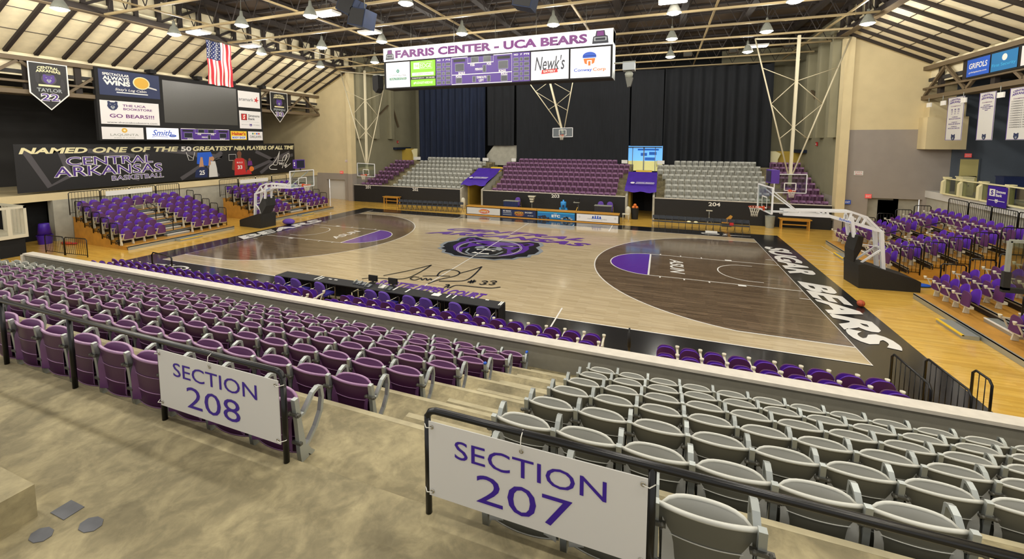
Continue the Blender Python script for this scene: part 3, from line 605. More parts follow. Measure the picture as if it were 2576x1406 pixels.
# far seats: same family, one mesh each; the far corner blocks are one mass
def far_mesh(c):
    mb = MB()
    for me, dx in ((AP[c][0], 0), (AP[c][1], 0), (AP[c][2], PITCH_N/2)):
        mb.add([v.co+V((dx, 0, 0)) for v in me.vertices], [], 'alum'); b = len(mb.v)-len(me.vertices)
        for p in me.polygons: mb.f.append([b+q for q in p.vertices]); mb.m.append(mb.mi(me.materials[p.material_index].name)); mb.sm.append(p.use_smooth)
    return mb
mat('far_purple_back', '#8b6288', .45); mat('far_purple_pan', '#47243f', .5); mat('far_grey_back', '#bdbdb4', .45); mat('far_grey_pan', '#8d8d84', .5)  # light back and dark pan paint the lit top band and dimmer front
def far_seat(c):
    a, b_ = 'far_%s_back' % c, 'far_%s_pan' % c; mb = MB()
    def back(t, z): return V((t*.255, -.07*(1-t*t)-.04*z, z))
    rows = [[back(-1+j/4, z) for j in range(9)] for z in (.14, .4, .62, .66)]
    mb.grid(rows, a); mb.grid([[p+V((0, .03, 0)) for p in r][::-1] for r in rows], a); mb.grid([rows[-1], [p+V((0, .03, 0)) for p in rows[-1]]], a)
    rows = [[V((t*.19, .1+.07*(1-t*t), z)) for t in (-1, -.6, 0, .6, 1)] for z in (.2, .46, .52)]
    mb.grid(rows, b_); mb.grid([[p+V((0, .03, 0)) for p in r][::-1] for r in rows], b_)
    mb.strap([(.3, .0, 0), (.3, -.04, .62)], .04, .05, a); mb.strap([(.3, -.02, .46), (.3, .14, .52), (.3, .24, .5), (.3, .2, .34), (.3, .03, .1)], .035, .025, a)
    return mb
FM = {c: far_seat(c).mesh('seat') for c in ('purple', 'grey')}
rowfar = ['front row', 'second row', 'third row', 'fourth row', 'fifth row', 'sixth row', 'seventh row', 'top row']
F202 = [(-15.55, -8.2), (-15.62, -8.4), (-15.72, -8.4), (-15.81, -8.6), (-15.87, -8.8), (-15.96, -8.19), (-16.02, -8.1), (-15.5, -9.2)]
F203 = [(-5.1, 5.6), (-5.05, 5.6), (-5.05, 5.55), (-5.15, 5.55), (-5.45, 5.8), (-5.9, 6.2), (-5.85, 6.2), (-4.8, 5.0)]
F204 = [(9.2, 16.25), (9.2, 16.4), (9.25, 16.4), (9.25, 16.5), (9.0, 16.6), (8.6, 16.6), (8.6, 16.65), (10.0, 16.5)]
for c, sec, tb in (('grey', 'far left grey', F202), ('purple', 'far middle purple', F203), ('grey', 'far right grey', F204)):
    for i, (a, b_) in enumerate(tb):
        n = round((b_-a)/.485); sc = .78
        for k in range(n):
            x = a+(b_-a)*(k+.5)/n
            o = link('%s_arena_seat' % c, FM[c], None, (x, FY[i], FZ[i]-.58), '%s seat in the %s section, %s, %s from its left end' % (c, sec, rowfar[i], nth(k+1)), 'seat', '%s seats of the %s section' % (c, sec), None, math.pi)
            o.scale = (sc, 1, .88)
mb = MB(); base = far_seat('purple')
for tb in (([(-19.3, -16.8)]*8), ([(17.5, 19.7)]*8)):
    for i, (a, b_) in enumerate(tb):
        if i == 7 and a < 0: continue
        n = 5
        for k in range(n):
            x = a+(b_-a)*(k+.5)/n; m4 = Matrix.Translation((x, FY[i], FZ[i]-.58)) @ Matrix.Rotation(math.pi, 4, 'Z') @ Matrix.Diagonal((.78, 1, .88, 1))
            b0 = len(mb.v); mb.v += [m4 @ v for v in base.v]
            for f, m_ in zip(base.f, base.m): mb.f.append([b0+q for q in f]); mb.m.append(mb.mi(base.names[m_])); mb.sm.append(False)
mb.build('corner_seats', label='blocks of small purple seats in the two far corners, past the grey sections', cat='seats', kind='stuff')
# white boards on the rail behind the far rows
for x0, x1, w in ((-15.9, -14.9, 'behind the left end of the far left grey seats'), (-9.2, -8.5, 'behind the right end of the far left grey seats'), (-5.9, -5.4, 'behind the left end of the far purple seats'), (5.3, 5.85, 'behind the right end of the far purple seats'), (8.5, 9.15, 'behind the left end of the far right grey seats'), (15.0, 16.3, 'behind the right end of the far right grey seats'), (-17.8, -16.9, 'behind the far left corner seats')):
    mb = MB(); mb.box((x0, 20.0, 3.85), (x1, 20.04, 4.18), 'white'); mb.tube([(x0, 20.02, 3.6), (x0, 20.02, 4.2)], .02, 'black_metal'); mb.tube([(x1, 20.02, 3.6), (x1, 20.02, 4.2)], .02, 'black_metal')
    mb.build('rail_board', label='small blank white board %s' % w, cat='board', group='white boards at the top of the far seats', loc=((x0+x1)/2, 20.02, 3.6))
# ------------------------------------------------------------------ violet tip-up chairs (bleachers and courtside)
mb = MB()
def vback(t, z): return V((t*.215*(1-.12*((z-.42)/.5)**2 if z > .42 else t*0+1) if 0 else t*.215, -.05*(1-t*t)-.12*(z-.42), z))
def shell(f, zb, top, mt_f, mt_b, mb, th=.03, n=11):
    rows = [[f(-1+2*j/(n-1), zb+(top(-1+2*j/(n-1))-zb)*i/6) for j in range(n)] for i in range(7)]
    off = V((0, -th, 0)); bk = [[p+off for p in r] for r in rows]
    mb.grid([r[::-1] for r in rows], mt_f); mb.grid(bk, mt_b)
    edge = [r[0] for r in rows]+rows[-1][1:-1]+[r[-1] for r in rows][::-1]
    mb.grid([edge, [p+off for p in edge]], mt_f); mb.tube([p+off/2 for p in edge], .013, mt_f, 5)
shell(vback, .44, lambda t: .90-.16*abs(t)**3, 'violet', 'violet_dark', mb); VB = mb.mesh('backrest')
mb = MB(); shell(lambda t, z: V((t*.2, .22+.03*(1-t*t)-.1*(z-.4), z)), .34, lambda t: .80-.1*abs(t)**4, 'violet_dark', 'violet', mb, .04); VS = mb.mesh('seat')
mb = MB(); x = .262
mb.strap([(x, .02, 0), (x, .0, .3), (x, -.03, .62)], .05, [.16, .09, .06], 'bone')
mb.strap([(x, -.02, .56), (x, .12, .62), (x, .34, .64)], .05, .035, 'bone'); mb.strap([(x, .3, .62), (x, .2, .4), (x, .05, .26)], .035, .03, 'bone')
mb.box((-.2, .08, .28), (.2, .2, .36), 'bone'); VF = mb.mesh('frame')
mb = MB(); mb.lathe([(.025, -.03), (.032, .0), (.045, .04), (.048, .07), (.038, .072), (.028, .03), (.001, .03)], 'bone', (x, .38, .655), 14, caps=False); mb.strap([(x, .3, .63), (x, .40, .66)], .045, .03, 'bone'); VC = mb.mesh('cup_holder')
vp = thing('bleacher_chair', (0, 0, 0), None, 'chair')
link('backrest', VB, vp); link('seat', VS, vp); link('frame', VF, vp); link('cup_holder', VC, vp); vfirst = [True]
vkids = list(vp.children)
def vchair(x, y, z, rz, label, group, kids=None):
    if vfirst[0]:
        vfirst[0] = False; vp.location = (x, y, z); vp.rotation_euler.z = rz; tag(vp, label, None, group); return vp
    return dup(vp, (x, y, z), rz, label, group, kids)
# courtside rows in front of the parapet: front row on the floor, rear row on a riser
mb = MB(); mb.box((-13.2, -11.06, 0), (7.85, -10.5, .1), 'ply'); mb.box((8.75, -11.06, 0), (13.8, -10.5, .1), 'ply'); struct('floor_riser', mb)
def yz(row): return (-10.2, .008) if row == 0 else (-10.84, .108)
seatx = [(.53*k) for k in range(-40, 40)]
for row in (0, 1):
    y, z = yz(row); n = 0; x = 7.38-.05*row
    while x > -13.2:
        if not (row == 0 and -2.0 < x < -.6) and not (row == 1 and -1.75 < x < -1.0):
            n += 1; vchair(x, y, z, 0, 'violet courtside chair, %s row left of the seating gap, %s from the gap' % ('front' if not row else 'rear', nth(n)), 'courtside chairs left of the gap')
        x -= .53
    for k in range(9):
        vchair(9.2+.53*k-.02*row, y, z, 0, 'violet courtside chair, %s row right of the seating gap, %s from the gap' % ('front' if not row else 'rear', nth(k+1)), 'courtside chairs right of the gap')
# ------------------------------------------------------------------ telescopic bleachers
def bleacher(s_, y0, y1, side, where, aisle, near_end):
    """s_: -1 left, 1 right; seats face the court"""
    name = '%s bleacher %s' % (side.replace(' end',''), where)
    root = thing('telescopic_bleacher', (s_*18, (y0+y1)/2, 0), 'wooden bleacher with aluminium step edges at the %s, %s' % (side, where), 'bleacher', 'bleachers behind the baselines')
    off = -V(root.location)
    tiers = 6
    for i in range(tiers):
        mb = MB(); xa = 18.0 if i == 0 else 18.25+.79*i; xb = 18.25+.79*(i+1)+.05; z = .2+0.262*i
        mb.box((s_*xa, y0, z-.04), (s_*xb, y1, z), 'ply'); mb.box((s_*xa, y0, z-.2 if i == 0 else z-.09), (s_*(xa+.05), y1, z+.005), 'alum')
        mb.box((s_*(xa+.03), y0, max(0, z-.24)), (s_*(xa+.06), y1, z-.06), 'steel_dark' if i else 'alum_dark')
        mb.xf(Matrix.Translation(off)).build('tier', root)
    pr = [(s_*18.1, y0, 0)]+sum([[(s_*(18.25+.79*i), y0, .2+0.262*(i-1) if i else .16), (s_*(18.25+.79*i), y0, .16+0.262*i)] for i in range(tiers)], [])+[(s_*(18.25+.79*tiers), y0, .16+0.262*5), (s_*(18.25+.79*tiers), y0, 0)]
    for yy in (y0+.02, y1-.05):
        mb = MB(); q = [(a, yy, c) for a, b_, c in pr]; mb.prism(q if s_ < 0 else q[::-1], (0, .03, 0), 'ply')
        mb.xf(Matrix.Translation(off)).build('side_panel', root)
    # aisle steps
    a0, a1 = aisle
    for i in range(tiers-1):
        mb = MB(); z = .2+0.262*i; xx = 18.25+.79*(i+1)
        mb.box((s_*(xx-.33), a0, z), (s_*xx, a1, z+.13), 'alum'); mb.box((s_*(xx-.34), a0, z+.10), (s_*(xx-.30), a1, z+.135), 'white'); mb.xf(Matrix.Translation(off)).build('step', root)
    mb = MB(); mb.box((s_*17.55, a0, 0), (s_*17.95, a1, .12), 'alum'); mb.box((s_*17.53, a0, .09), (s_*17.6, a1, .125), 'yellow'); mb.xf(Matrix.Translation(off)).build('step', root)
    for i in (1, 3):   # aisle handrails
        x = s_*(18.4+.79*i); z = .2+0.262*i; ym = (a0+a1)/2; mb = MB()
        mb.tube([(x, ym, z), (x, ym, z+.82), (x+s_*.06, ym, z+.88), (x+s_*.75, ym, z+1.1), (x+s_*.85, ym, z+1.0), (x+s_*.8, ym, z+.75), (x+s_*.02, ym, z+.5)], .022, 'black_metal'); mb.xf(Matrix.Translation(off)).build('handrail', root)
    # rear and side guard rails
    def guard(p, q, z0, z1, tilt=0):
        p, q = V(p), V(q); n = max(2, int((q-p).length/.13)); mb = MB()
        mb.tube([p+V((0, 0, z0)), p+V((0, 0, z1-.06)), p+(q-p).normalized()*.06+V((0, 0, z1)), q-(q-p).normalized()*.06+V((0, 0, z1)), q+V((0, 0, z1-.06)), q+V((0, 0, z0))], .024, 'black_metal', 6)
        mb.tube([p+V((0, 0, z0+.12)), q+V((0, 0, z0+.12))], .015, 'black_metal', 5)
        for j in range(1, n): c = p+(q-p)*j/n; mb.tube([c+V((0, 0, z0+.12)), c+V((0, 0, z1))], .009, 'black_metal', 4)
        mb.xf(Matrix.Translation(off)).build('guard_rail', root)
    L = y1-y0; xb = s_*23.3
    for k in range(4): guard((xb, y0+L*k/4+.03, 0), (xb, y0+L*(k+1)/4-.03, 0), 1.6, 2.92)
    for yy in (y0-.02, y1+.02):
        for i in range(5): guard((s_*(18.75+.79*i), yy, 0), (s_*(19.45+.79*i), yy, 0), .2+0.262*i, 1.15+0.262*(i+1))
    # chairs
    ys = []
    n1 = int((a0-y0-.15)/.53); n2 = int((y1-a1-.15)/.53)
    left = [y0+.28+.53*k for k in range(n1)]; right = [y1-.4-.53*k for k in range(n2)][::-1]
    for i in range(6):
        yy = left+right if i < 5 else [y0+.3+.53*k for k in range(int((y1-y0-.1)/.53))]
        for k, y in enumerate(yy):
            vchair(s_*(18.62+.79*i), y, 0.21+0.262*i, math.pi/2*s_, 'violet chair, %s, %s, %s from its near end' % (name, ['front row', 'second row', 'third row', 'fourth row', 'fifth row', 'top row'][i], nth(k+1)), 'chairs on the %s' % name.replace(',', ''), [c for c in vkids if 'cup' not in c.name] if s_ < 0 else None)
    return root
bleacher(-1, -7.15, -1.25, 'left end', 'nearer the camera', (-4.85, -3.6), 0)
bleacher(-1, 1.55, 7.7, 'left end', 'farther from the camera', (3.9, 5.1), 0)
bleacher(1, -7.15, -1.25, 'right end', 'nearer the camera', (-4.85, -3.6), 0)
bleacher(1, 1.55, 7.7, 'right end', 'farther from the camera', (3.9, 5.1), 0)
# ------------------------------------------------------------------ railing and section signs in the foreground
RY = -18.0
def rail(name, xs_posts, x_end0, x_end1, label, drop0, drop1):
    mb = MB(); z = 3.77
    pts = []
    if drop0: pts += [(x_end0, RY, z-.14), (x_end0, RY, z-.06), (x_end0+.025, RY, z-.015), (x_end0+.07, RY, z)]
    else: pts += [(x_end0, RY, z)]
    if drop1: pts += [(x_end1-.07, RY, z), (x_end1-.025, RY, z-.015), (x_end1, RY, z-.06), (x_end1, RY, z-.14)]
    else: pts += [(x_end1, RY, z)]
    t = thing(name, (x_end1 if drop1 else x_end0, RY, WALK), label, 'railing'); off = Matrix.Translation(-V(t.location))
    mb.tube(pts, .026, 'black_metal', 14); mb.xf(off).build('top_rail', t)
    for x in xs_posts:
        top = z-.05 if (x in (x_end0, x_end1)) else z
        m2 = MB(); m2.tube([(x, RY, WALK), (x, RY, top)], .026, 'black_metal', 14); m2.xf(off).build('post', t)
    return t
rail('metal_railing', [5.79, 4.07, 2.42, .85, -.7], -2.0, 5.79, 'black pipe railing along the back of the near purple seats', False, True)
rail('metal_railing', [7.30, 8.97, 10.65, 12.3], 7.30, 13.0, 'black pipe railing along the back of the near grey seats', True, False)
def section_sign(x0, x1, num, label):
    z0, z1 = 3.09, 3.70
    P = Panel((x0, RY-.036, z0), (1, 0, 0), (0, 0, 1), x1-x0, z1-z0); P.rect(0, 0, P.W, P.H, 'sign_white', .0, .008)
    W, H = P.W, P.H
    P.text('SECTION', W*.14, H*.60, W*.70, H*.24, 'ink_purple', .003, bold=.0); P.text(num, W*.25, H*.12, W*.45, H*.37, 'ink_purple', .003, bold=-.004)
    o = P.build('section_sign', label=label, cat='sign', loc=(x0, RY-.032, z0))
    for a, b_ in ((.03, .04), (W-.03, .04), (.03, H-.04), (W-.03, H-.04), (W*.47, H-.04)):
        mb = MB(); c = P.p(a, b_, .004)
        mb.lathe([(.016, 0), (.016, .003), (.008, .003), (.008, 0)], 'chrome', c, 12, P.N, caps=False)
        mb.xf(Matrix.Translation(-V(o.location))).build('grommet', o)
    for a, b_, dirx in ((.03, .04, -1), (W-.03, .04, 1), (.03, H-.04, -1), (W-.03, H-.04, 1)):
        mb = MB(); c = P.p(a, b_, .012); mb.tube([c, c+V((dirx*.04, -.01, .0)), c+V((dirx*.075, .03, .0)), c+V((dirx*.06, .07, 0))], .004, 'zip', 5)
        mb.xf(Matrix.Translation(-V(o.location))).build('zip_tie', o)
    mb = MB(); c = P.p(W*.47, H-.04, .012); mb.tube([c, c+V((0, -.01, .05)), c+V((0, .0, .11)), c+V((0, .05, .135))], .004, 'zip', 5)
    mb.xf(Matrix.Translation(-V(o.location))).build('zip_tie', o)
section_sign(4.09, 5.77, '208', 'white sign reading SECTION 208 on the railing behind the purple seats')
section_sign(7.33, 8.945, '207', 'white sign reading SECTION 207 on the railing behind the grey seats')
# ------------------------------------------------------------------ printed helpers
def bear(P, a, b, r, mt, hi, d=.008):
    P.poly([(a-.9*r, b+.9*r), (a-.55*r, b+1.0*r), (a-.35*r, b+.75*r), (a+.35*r, b+.75*r), (a+.55*r, b+1.0*r), (a+.9*r, b+.9*r), (a+.85*r, b+.45*r), (a+.95*r, b-.1*r), (a+.7*r, b-.6*r), (a+.25*r, b-.95*r), (a-.25*r, b-.95*r), (a-.7*r, b-.6*r), (a-.95*r, b-.1*r), (a-.85*r, b+.45*r)][::-1], mt, d)
    P.ell(a, b-.25*r, .38*r, .3*r, hi, d+.002); P.ell(a, b-.12*r, .16*r, .1*r, mt, d+.004); P.rect(a-.2*r, b-.72*r, a+.2*r, b-.6*r, hi, d+.002)
    for s_ in (-1, 1): P.poly([(a+s_*.2*r, b+.3*r), (a+s_*.5*r, b+.42*r), (a+s_*.45*r, b+.25*r)][::s_], hi, d+.002)
def gun_emblem(P, a, b, w, h):
    P.poly([(a-.5*w, b-.5*h), (a+.5*w, b-.5*h), (a+.44*w, b+.05*h), (a+.3*w, b+.12*h), (a+.25*w, b+.5*h), (a-.25*w, b+.5*h), (a-.3*w, b+.12*h), (a-.44*w, b+.05*h)], 'score_dark', .01)
    P.poly([(a-.22*w, b+.1*h), (a+.22*w, b+.1*h), (a+.2*w, b+.45*h), (a-.2*w, b+.45*h)], 'plum', .012); P.rect(a-.38*w, b-.3*h, a+.38*w, b, 'silver', .012); P.rect(a-.3*w, b-.25*h, a+.3*w, b-.06*h, 'score_dark', .014)
def scoreface(P, a0, b0, W, H, full=True):
    """purple score panel with dark digit windows"""
    P.rect(a0, b0, a0+W, b0+H, 'score_purple', .006); q = lambda x, y: (a0+x*W, b0+y*H)
    def win(x0, y0, x1, y1): P.rect(*q(x0, y0), *q(x1, y1), 'score_dark', .008); P.frame(*q(x0, y0), *q(x1, y1), .012*W/2.6+.006, 'silver', .009)
    lw = .03*W/2.6
    P.frame(*q(.01, .02), *q(.99, .98), lw, 'white', .010)
    if full: P.line([q(.01, .36), q(.99, .36)], lw, 'white', .010)
    lo = .36 if full else 0
    s = lambda y: lo+(1-lo)*y
    P.frame(*q(.28, s(.6)), *q(.70, s(.97)), lw, 'white', .010); win(.34, s(.63), .46, s(.94)); win(.54, s(.63), .66, s(.94))
    win(.07, s(.2), .22, s(.62)); win(.78, s(.2), .93, s(.62)); P.rect(*q(.04, s(.72)), *q(.24, s(.88)), 'black_print', .008); P.rect(*q(.76, s(.72)), *q(.96, s(.88)), 'black_print', .008)
    win(.53, s(.08), .58, s(.45))
    h = .085*H
    for t, x, y, w in (('BONUS', .18, .09, .11), ('BONUS', .84, .09, .11), ('PERIOD', .465, .25, .12), ('POSS', .36, .5, .07), ('POSS', .63, .5, .07)): P.ctext(t, *q(x, s(y)), w*W, h*(1 if full else 1.5), 'white', d=.011, bold=.03)
    if full:
        win(.08, .06, .18, .25); win(.82, .06, .92, .25); win(.36, .07, .41, .28); win(.6, .07, .65, .28)
        for t, x, y, w in (('FOULS', .13, .30, .1), ('FOULS', .87, .30, .1), ('TIMEOUTS', .505, .23, .16), ('LEFT', .505, .12, .08)): P.ctext(t, *q(x, y), w*W, h, 'white', d=.011, bold=.03)
def statface(P, a0, b0, W, H):
    P.rect(a0, b0, a0+W, b0+H, 'score_purple', .006)
    for x, w in ((.2, .28), (.5, .14), (.8, .28)):
        for k in range(5):
            y = .05+.165*k; c = (a0+(x-w/2)*W, b0+y*H, a0+(x+w/2)*W, b0+(y+.11)*H); P.rect(*c, 'score_dark', .008); P.frame(*c, .02, 'silver', .009)
    for t, x, w in (('NO', .2, .24), ('F', .5, .08), ('PTS', .8, .3)): P.ctext(t, a0+x*W, b0+.93*H, w*W, .06*H, 'white', d=.011, bold=.03)
# ------------------------------------------------------------------ centre scoreboard
X0, X1, Z0, Z1 = -6.56, 6.57, 8.95, 11.27; W, H = X1-X0, Z1-Z0
sb = thing('hanging_scoreboard', (0, .5, Z0), 'long white topped scoreboard reading FARRIS CENTER UCA BEARS hanging over midcourt', 'scoreboard')
def into(P, name, root, **k): P.mb.xf(Matrix.Translation(-V(root.location))); return P.build(name, root, **k)
mb = MB(); mb.box((X0, .02, Z0), (X1, 1.0, Z1-.62), 'black_matte'); mb.box((X0-.02, 0, Z1-.62), (X1+.02, 1.02, Z1+.02), 'sign_white'); mb.box((X1, .02, Z0), (X1+.02, 1.0, Z1), 'alum'); mb.xf(Matrix.Translation(-V(sb.location))).build('cabinet', sb)
def sub(x0, z0, x1, z1): return Panel((X0+x0*W, 0, Z0+z0*H), (1, 0, 0), (0, 0, 1), (x1-x0)*W, (z1-z0)*H)
P = sub(0, .68, 1, 1); P.rect(0, 0, P.W, P.H, 'lit_white', .004); P.text('FARRIS CENTER - UCA BEARS', P.W*.062, P.H*.2, P.W*.845, P.H*.6, 'plum', .01, bold=.045); gun_emblem(P, P.W*.033, P.H*.5, P.W*.045, P.H*.75); gun_emblem(P, P.W*.955, P.H*.52, P.W*.06, P.H*.82); into(P, 'header_panel', sb)
P = sub(.012, .03, .135, .645); w, h = P.W, P.H; P.rect(0, 0, w, h, 'lit_white'); P.ctext('CONWAY REGIONAL', w/2, h*.48, w*.72, h*.09, 'score_dark', bold=.0); P.rect(w*.14, h*.3, w*.86, h*.39, 'teal', .008); P.ctext('HEALTH SYSTEM', w/2, h*.345, w*.66, h*.06, 'white', d=.012)
for k in range(6): P.ell(w*.5+.07*math.cos(k*1.05), h*.65+.07*math.sin(k*1.05), .04, .04, 'teal')
into(P, 'advert_panel', sb)
P = sub(.140, .03, .262, .645); w, h = P.W, P.H; P.rect(0, 0, w, h, 'lime'); P.rect(w*.12, h*.68, w*.36, h*.93, 'white', .008); P.ctext('THE', w*.24, h*.8, w*.17, h*.1, 'lime', d=.012); P.rect(w*.36, h*.68, w*.88, h*.93, 'lime', .007); P.frame(w*.36, h*.68, w*.88, h*.93, .02, 'white', .009); P.ctext('EDGE', w*.62, h*.8, w*.45, h*.17, 'white', d=.012); P.rect(w*.05, h*.42, w*.93, h*.54, 'white', .008); P.ctext('STUDENT LIVING', w*.5, h*.48, w*.65, h*.06, 'silver', d=.012); P.rect(0, h*.27, w, h*.38, 'black_print', .008); P.ctext('theedgeatdonaghey.com', w*.3, h*.325, w*.5, h*.05, 'white', d=.012); P.ctext('501.548.0484', w*.8, h*.325, w*.34, h*.05, 'white', d=.012); P.ctext('#PLEDGETHEEDGE', w*.5, h*.13, w*.78, h*.1, 'white', d=.012, bold=.02); into(P, 'advert_panel', sb)
P = sub(.265, .02, .338, .66); statface(P, 0, 0, P.W, P.H); into(P, 'stat_panel', sb)
P = sub(.338, .015, .612, .66); scoreface(P, 0, 0, P.W, P.H); into(P, 'score_panel', sb)
P = sub(.612, .02, .685, .66); statface(P, 0, 0, P.W, P.H); into(P, 'stat_panel', sb)
P = sub(.689, .03, .838, .645); w, h = P.W, P.H; P.rect(0, 0, w, h, 'lit_white'); P.ctext("Newk's", w*.5, h*.58, w*.8, h*.5, 'score_dark', shear=.25, bold=.01); P.poly([(w*.28, h*.2), (w*.72, h*.24), (w*.7, h*.38), (w*.3, h*.35)], 'red', .008); P.ctext('EATERY', w*.5, h*.29, w*.32, h*.08, 'white', d=.012, bold=.02); into(P, 'advert_panel', sb)
P = sub(.845, .03, .993, .645); w, h = P.W, P.H; P.rect(0, 0, w, h, 'lit_white'); P.ell(w*.48, h*.72, w*.17, h*.14, 'blue', .008, 16, 0, math.pi); P.rect(w*.31, h*.66, w*.65, h*.73, 'blue', .008); P.poly([(w*.33, h*.64), (w*.36, h*.48), (w*.42, h*.44), (w*.42, h*.58), (w*.54, h*.58), (w*.54, h*.44), (w*.6, h*.48), (w*.63, h*.64)], 'orange', .008); P.rect(w*.45, h*.4, w*.51, h*.55, 'orange', .008); P.text('Conway', w*.09, h*.18, w*.46, h*.14, 'blue', .012, bold=.02); P.text('Corp', w*.57, h*.18, w*.32, h*.14, 'orange', .012, bold=.02); into(P, 'advert_panel', sb)
mb = MB()
for x in (-5, -2.2, .3, 2.6, 5.2): mb.tube([(x, .5, Z1-.02), (x, .5, 12.7)], .012, 'alum_dark', 6)
mb.xf(Matrix.Translation(-V(sb.location))).build('hanging_cable', sb)
for s_, lab in ((-1, 'black speaker hung on a bar left of the scoreboard'), (1, 'projector hung on a bar right of the scoreboard')):
    x = X0-.75 if s_ < 0 else X1+.75; t = thing('hanging_speaker' if s_ < 0 else 'hanging_projector', (x, .4, 9.8 if s_ < 0 else 9.65), lab, 'speaker' if s_ < 0 else 'projector')
    mb = MB(); mb.box((min(0, -s_*.72), -.03, .02), (max(0, -s_*.72), .03, .08), 'galv'); mb.box((-.3, -.05, .06), (.3, .05, .1), 'galv'); mb.build('bracket', t)
    mb = MB()
    if s_ < 0: mb.prism([(-.22, -.25, 0), (.18, -.25, .04), (.2, -.25, -.75), (0, -.25, -1.0), (-.2, -.25, -.8)], (0, .5, 0), 'black_matte')
    else: mb.box((-.28, -.3, -.35), (.28, .3, 0), 'silver'); mb.lathe([(.16, 0), (.2, .2), (.12, .34)], 'galv', (0, 0, -.7), 14); mb.prism([(-.15, -.15, -.7), (.2, -.15, -.7), (.1, -.15, -1.1), (-.05, -.15, -1.15)], (0, .3, 0), 'alum_dark')
    mb.build('body', t)
# ------------------------------------------------------------------ left end: video board, long banner, pennants, flag
XB = -23.9
vb = thing('hanging_video_board', (XB, 1.9, 5.6), 'large framed video board with a blank grey screen and sponsor panels above the banner', 'video board')
VC4 = [(237, 172), (657, 222), (660, 354), (256, 350)]; VQ = [Xp(u, v, XB) for u, v in VC4]; ya, yb_ = (VQ[0].y+VQ[3].y)/2, (VQ[1].y+VQ[2].y)/2; za, zb = (VQ[2].z+VQ[3].z)/2, (VQ[0].z+VQ[1].z)/2; W, H = yb_-ya, zb-za
mb = MB(); mb.box((XB-.3, ya-.05, za-.04), (XB-.01, yb_+.05, zb+.05), 'black_matte'); mb.xf(Matrix.Translation(-V(vb.location))).build('cabinet', vb)
def vsub(u0, v0, u1, v1, mt):   # from pixel corners (upper left, lower right) on the board plane
    a, c = bil(VC4, u0, v0), bil(VC4, u1, v1); P = Panel((XB, ya+W*a[0], za+H*c[1]), (0, 1, 0), (0, 0, 1), W*(c[0]-a[0]), H*(a[1]-c[1])); P.rect(0, 0, P.W, P.H, mt); return P, P.W, P.H
k_ = 430/2576
def vq(a, b): return 240+a*k_, 160+b*k_
P, w, h = vsub(*vq(10, 85), *vq(785, 525), 'navy'); P.ctext('SPECTACULAR', w*.27, h*.83, w*.42, h*.1, 'white', bold=.03); P.ctext('ALWAYS', w*.27, h*.68, w*.42, h*.15, 'white', bold=.04); P.ctext('WINS', w*.28, h*.50, w*.42, h*.19, 'white', bold=.05); P.ctext("Sissy's Log Cabin", w*.5, h*.25, w*.52, h*.13, 'white', shear=.25); P.rect(w*.26, h*.12, w*.78, h*.16, 'white', .008); P.poly([(w*.74, h*.52), (w*.94, h*.42), (w*.95, h*.36), (w*.76, h*.44)], 'sign_white', .007); P.ell(w*.68, h*.6, w*.145, h*.26, 'cream', .008); P.ell(w*.68, h*.6, w*.125, h*.225, 'gold', .010); into(P, 'advert_panel', vb)
P, w, h = vsub(*vq(50, 545), *vq(790, 925), 'lit_grey'); bear(P, w*.2, h*.78, h*.2, 'navy', 'silver'); P.ctext('THE UCA', w*.56, h*.82, w*.4, h*.1, 'plum', bold=.02); P.ctext('BOOKSTORE', w*.62, h*.67, w*.5, h*.1, 'plum', bold=.02); P.ctext('GO BEARS!!!', w*.52, h*.36, w*.76, h*.16, 'plum', bold=.02); P.ctext('www.theucabookstore.com', w*.52, h*.08, w*.86, h*.07, 'score_dark', bold=0); into(P, 'advert_panel', vb)
P, w, h = vsub(*vq(800, 225), *vq(2025, 925), 'screen'); into(P, 'screen', vb)
P, w, h = vsub(*vq(2030, 380), *vq(2475, 670), 'lit_grey'); P.ctext('aramark', w*.36, h*.5, w*.66, h*.2, 'score_dark', bold=.0); c_ = (w*.83, h*.5); P.poly([(c_[0]+(.26 if i % 2 == 0 else .1)*math.cos(math.pi*i/5+1.3), c_[1]+(.26 if i % 2 == 0 else .1)*math.sin(math.pi*i/5+1.3)) for i in range(10)], 'red', .008); P.ell(w*.86, h*.66, .05, .05, 'red'); into(P, 'advert_panel', vb)
P, w, h = vsub(*vq(2050, 690), *vq(2490, 985), 'lit_grey'); P.rect(w*.08, h*.47, w*.34, h*.83, 'score_dark', .006); P.rect(w*.1, h*.49, w*.32, h*.81, 'red', .008); P.ctext('S', w*.21, h*.65, w*.1, h*.24, 'white', shear=.2, bold=.03); P.text('Simmons', w*.4, h*.67, w*.53, h*.14, 'score_dark', .01); P.text('Bank', w*.4, h*.49, w*.3, h*.14, 'score_dark', .01); P.rect(w*.1, h*.38, w*.9, h*.39, 'silver', .007); bear(P, w*.5, h*.2, h*.08, 'score_purple', 'white'); P.ctext('official partner of', w*.25, h*.22, w*.34, h*.045, 'score_dark', bold=0); P.ctext('UCA athletics', w*.76, h*.22, w*.3, h*.045, 'score_dark', bold=0); into(P, 'advert_panel', vb)
P, w, h = vsub(*vq(90, 945), *vq(590, 1135), 'lit_grey'); P.ell(w*.53, h*.74, h*.2, h*.2, 'gold'); P.ell(w*.53, h*.74, h*.09, h*.09, 'cream', .009); P.ctext('LAQUINTA', w*.53, h*.35, w*.68, h*.22, 'galv', bold=0); P.ctext('INNS & SUITES', w*.53, h*.12, w*.5, h*.07, 'galv', bold=0); into(P, 'advert_panel', vb)
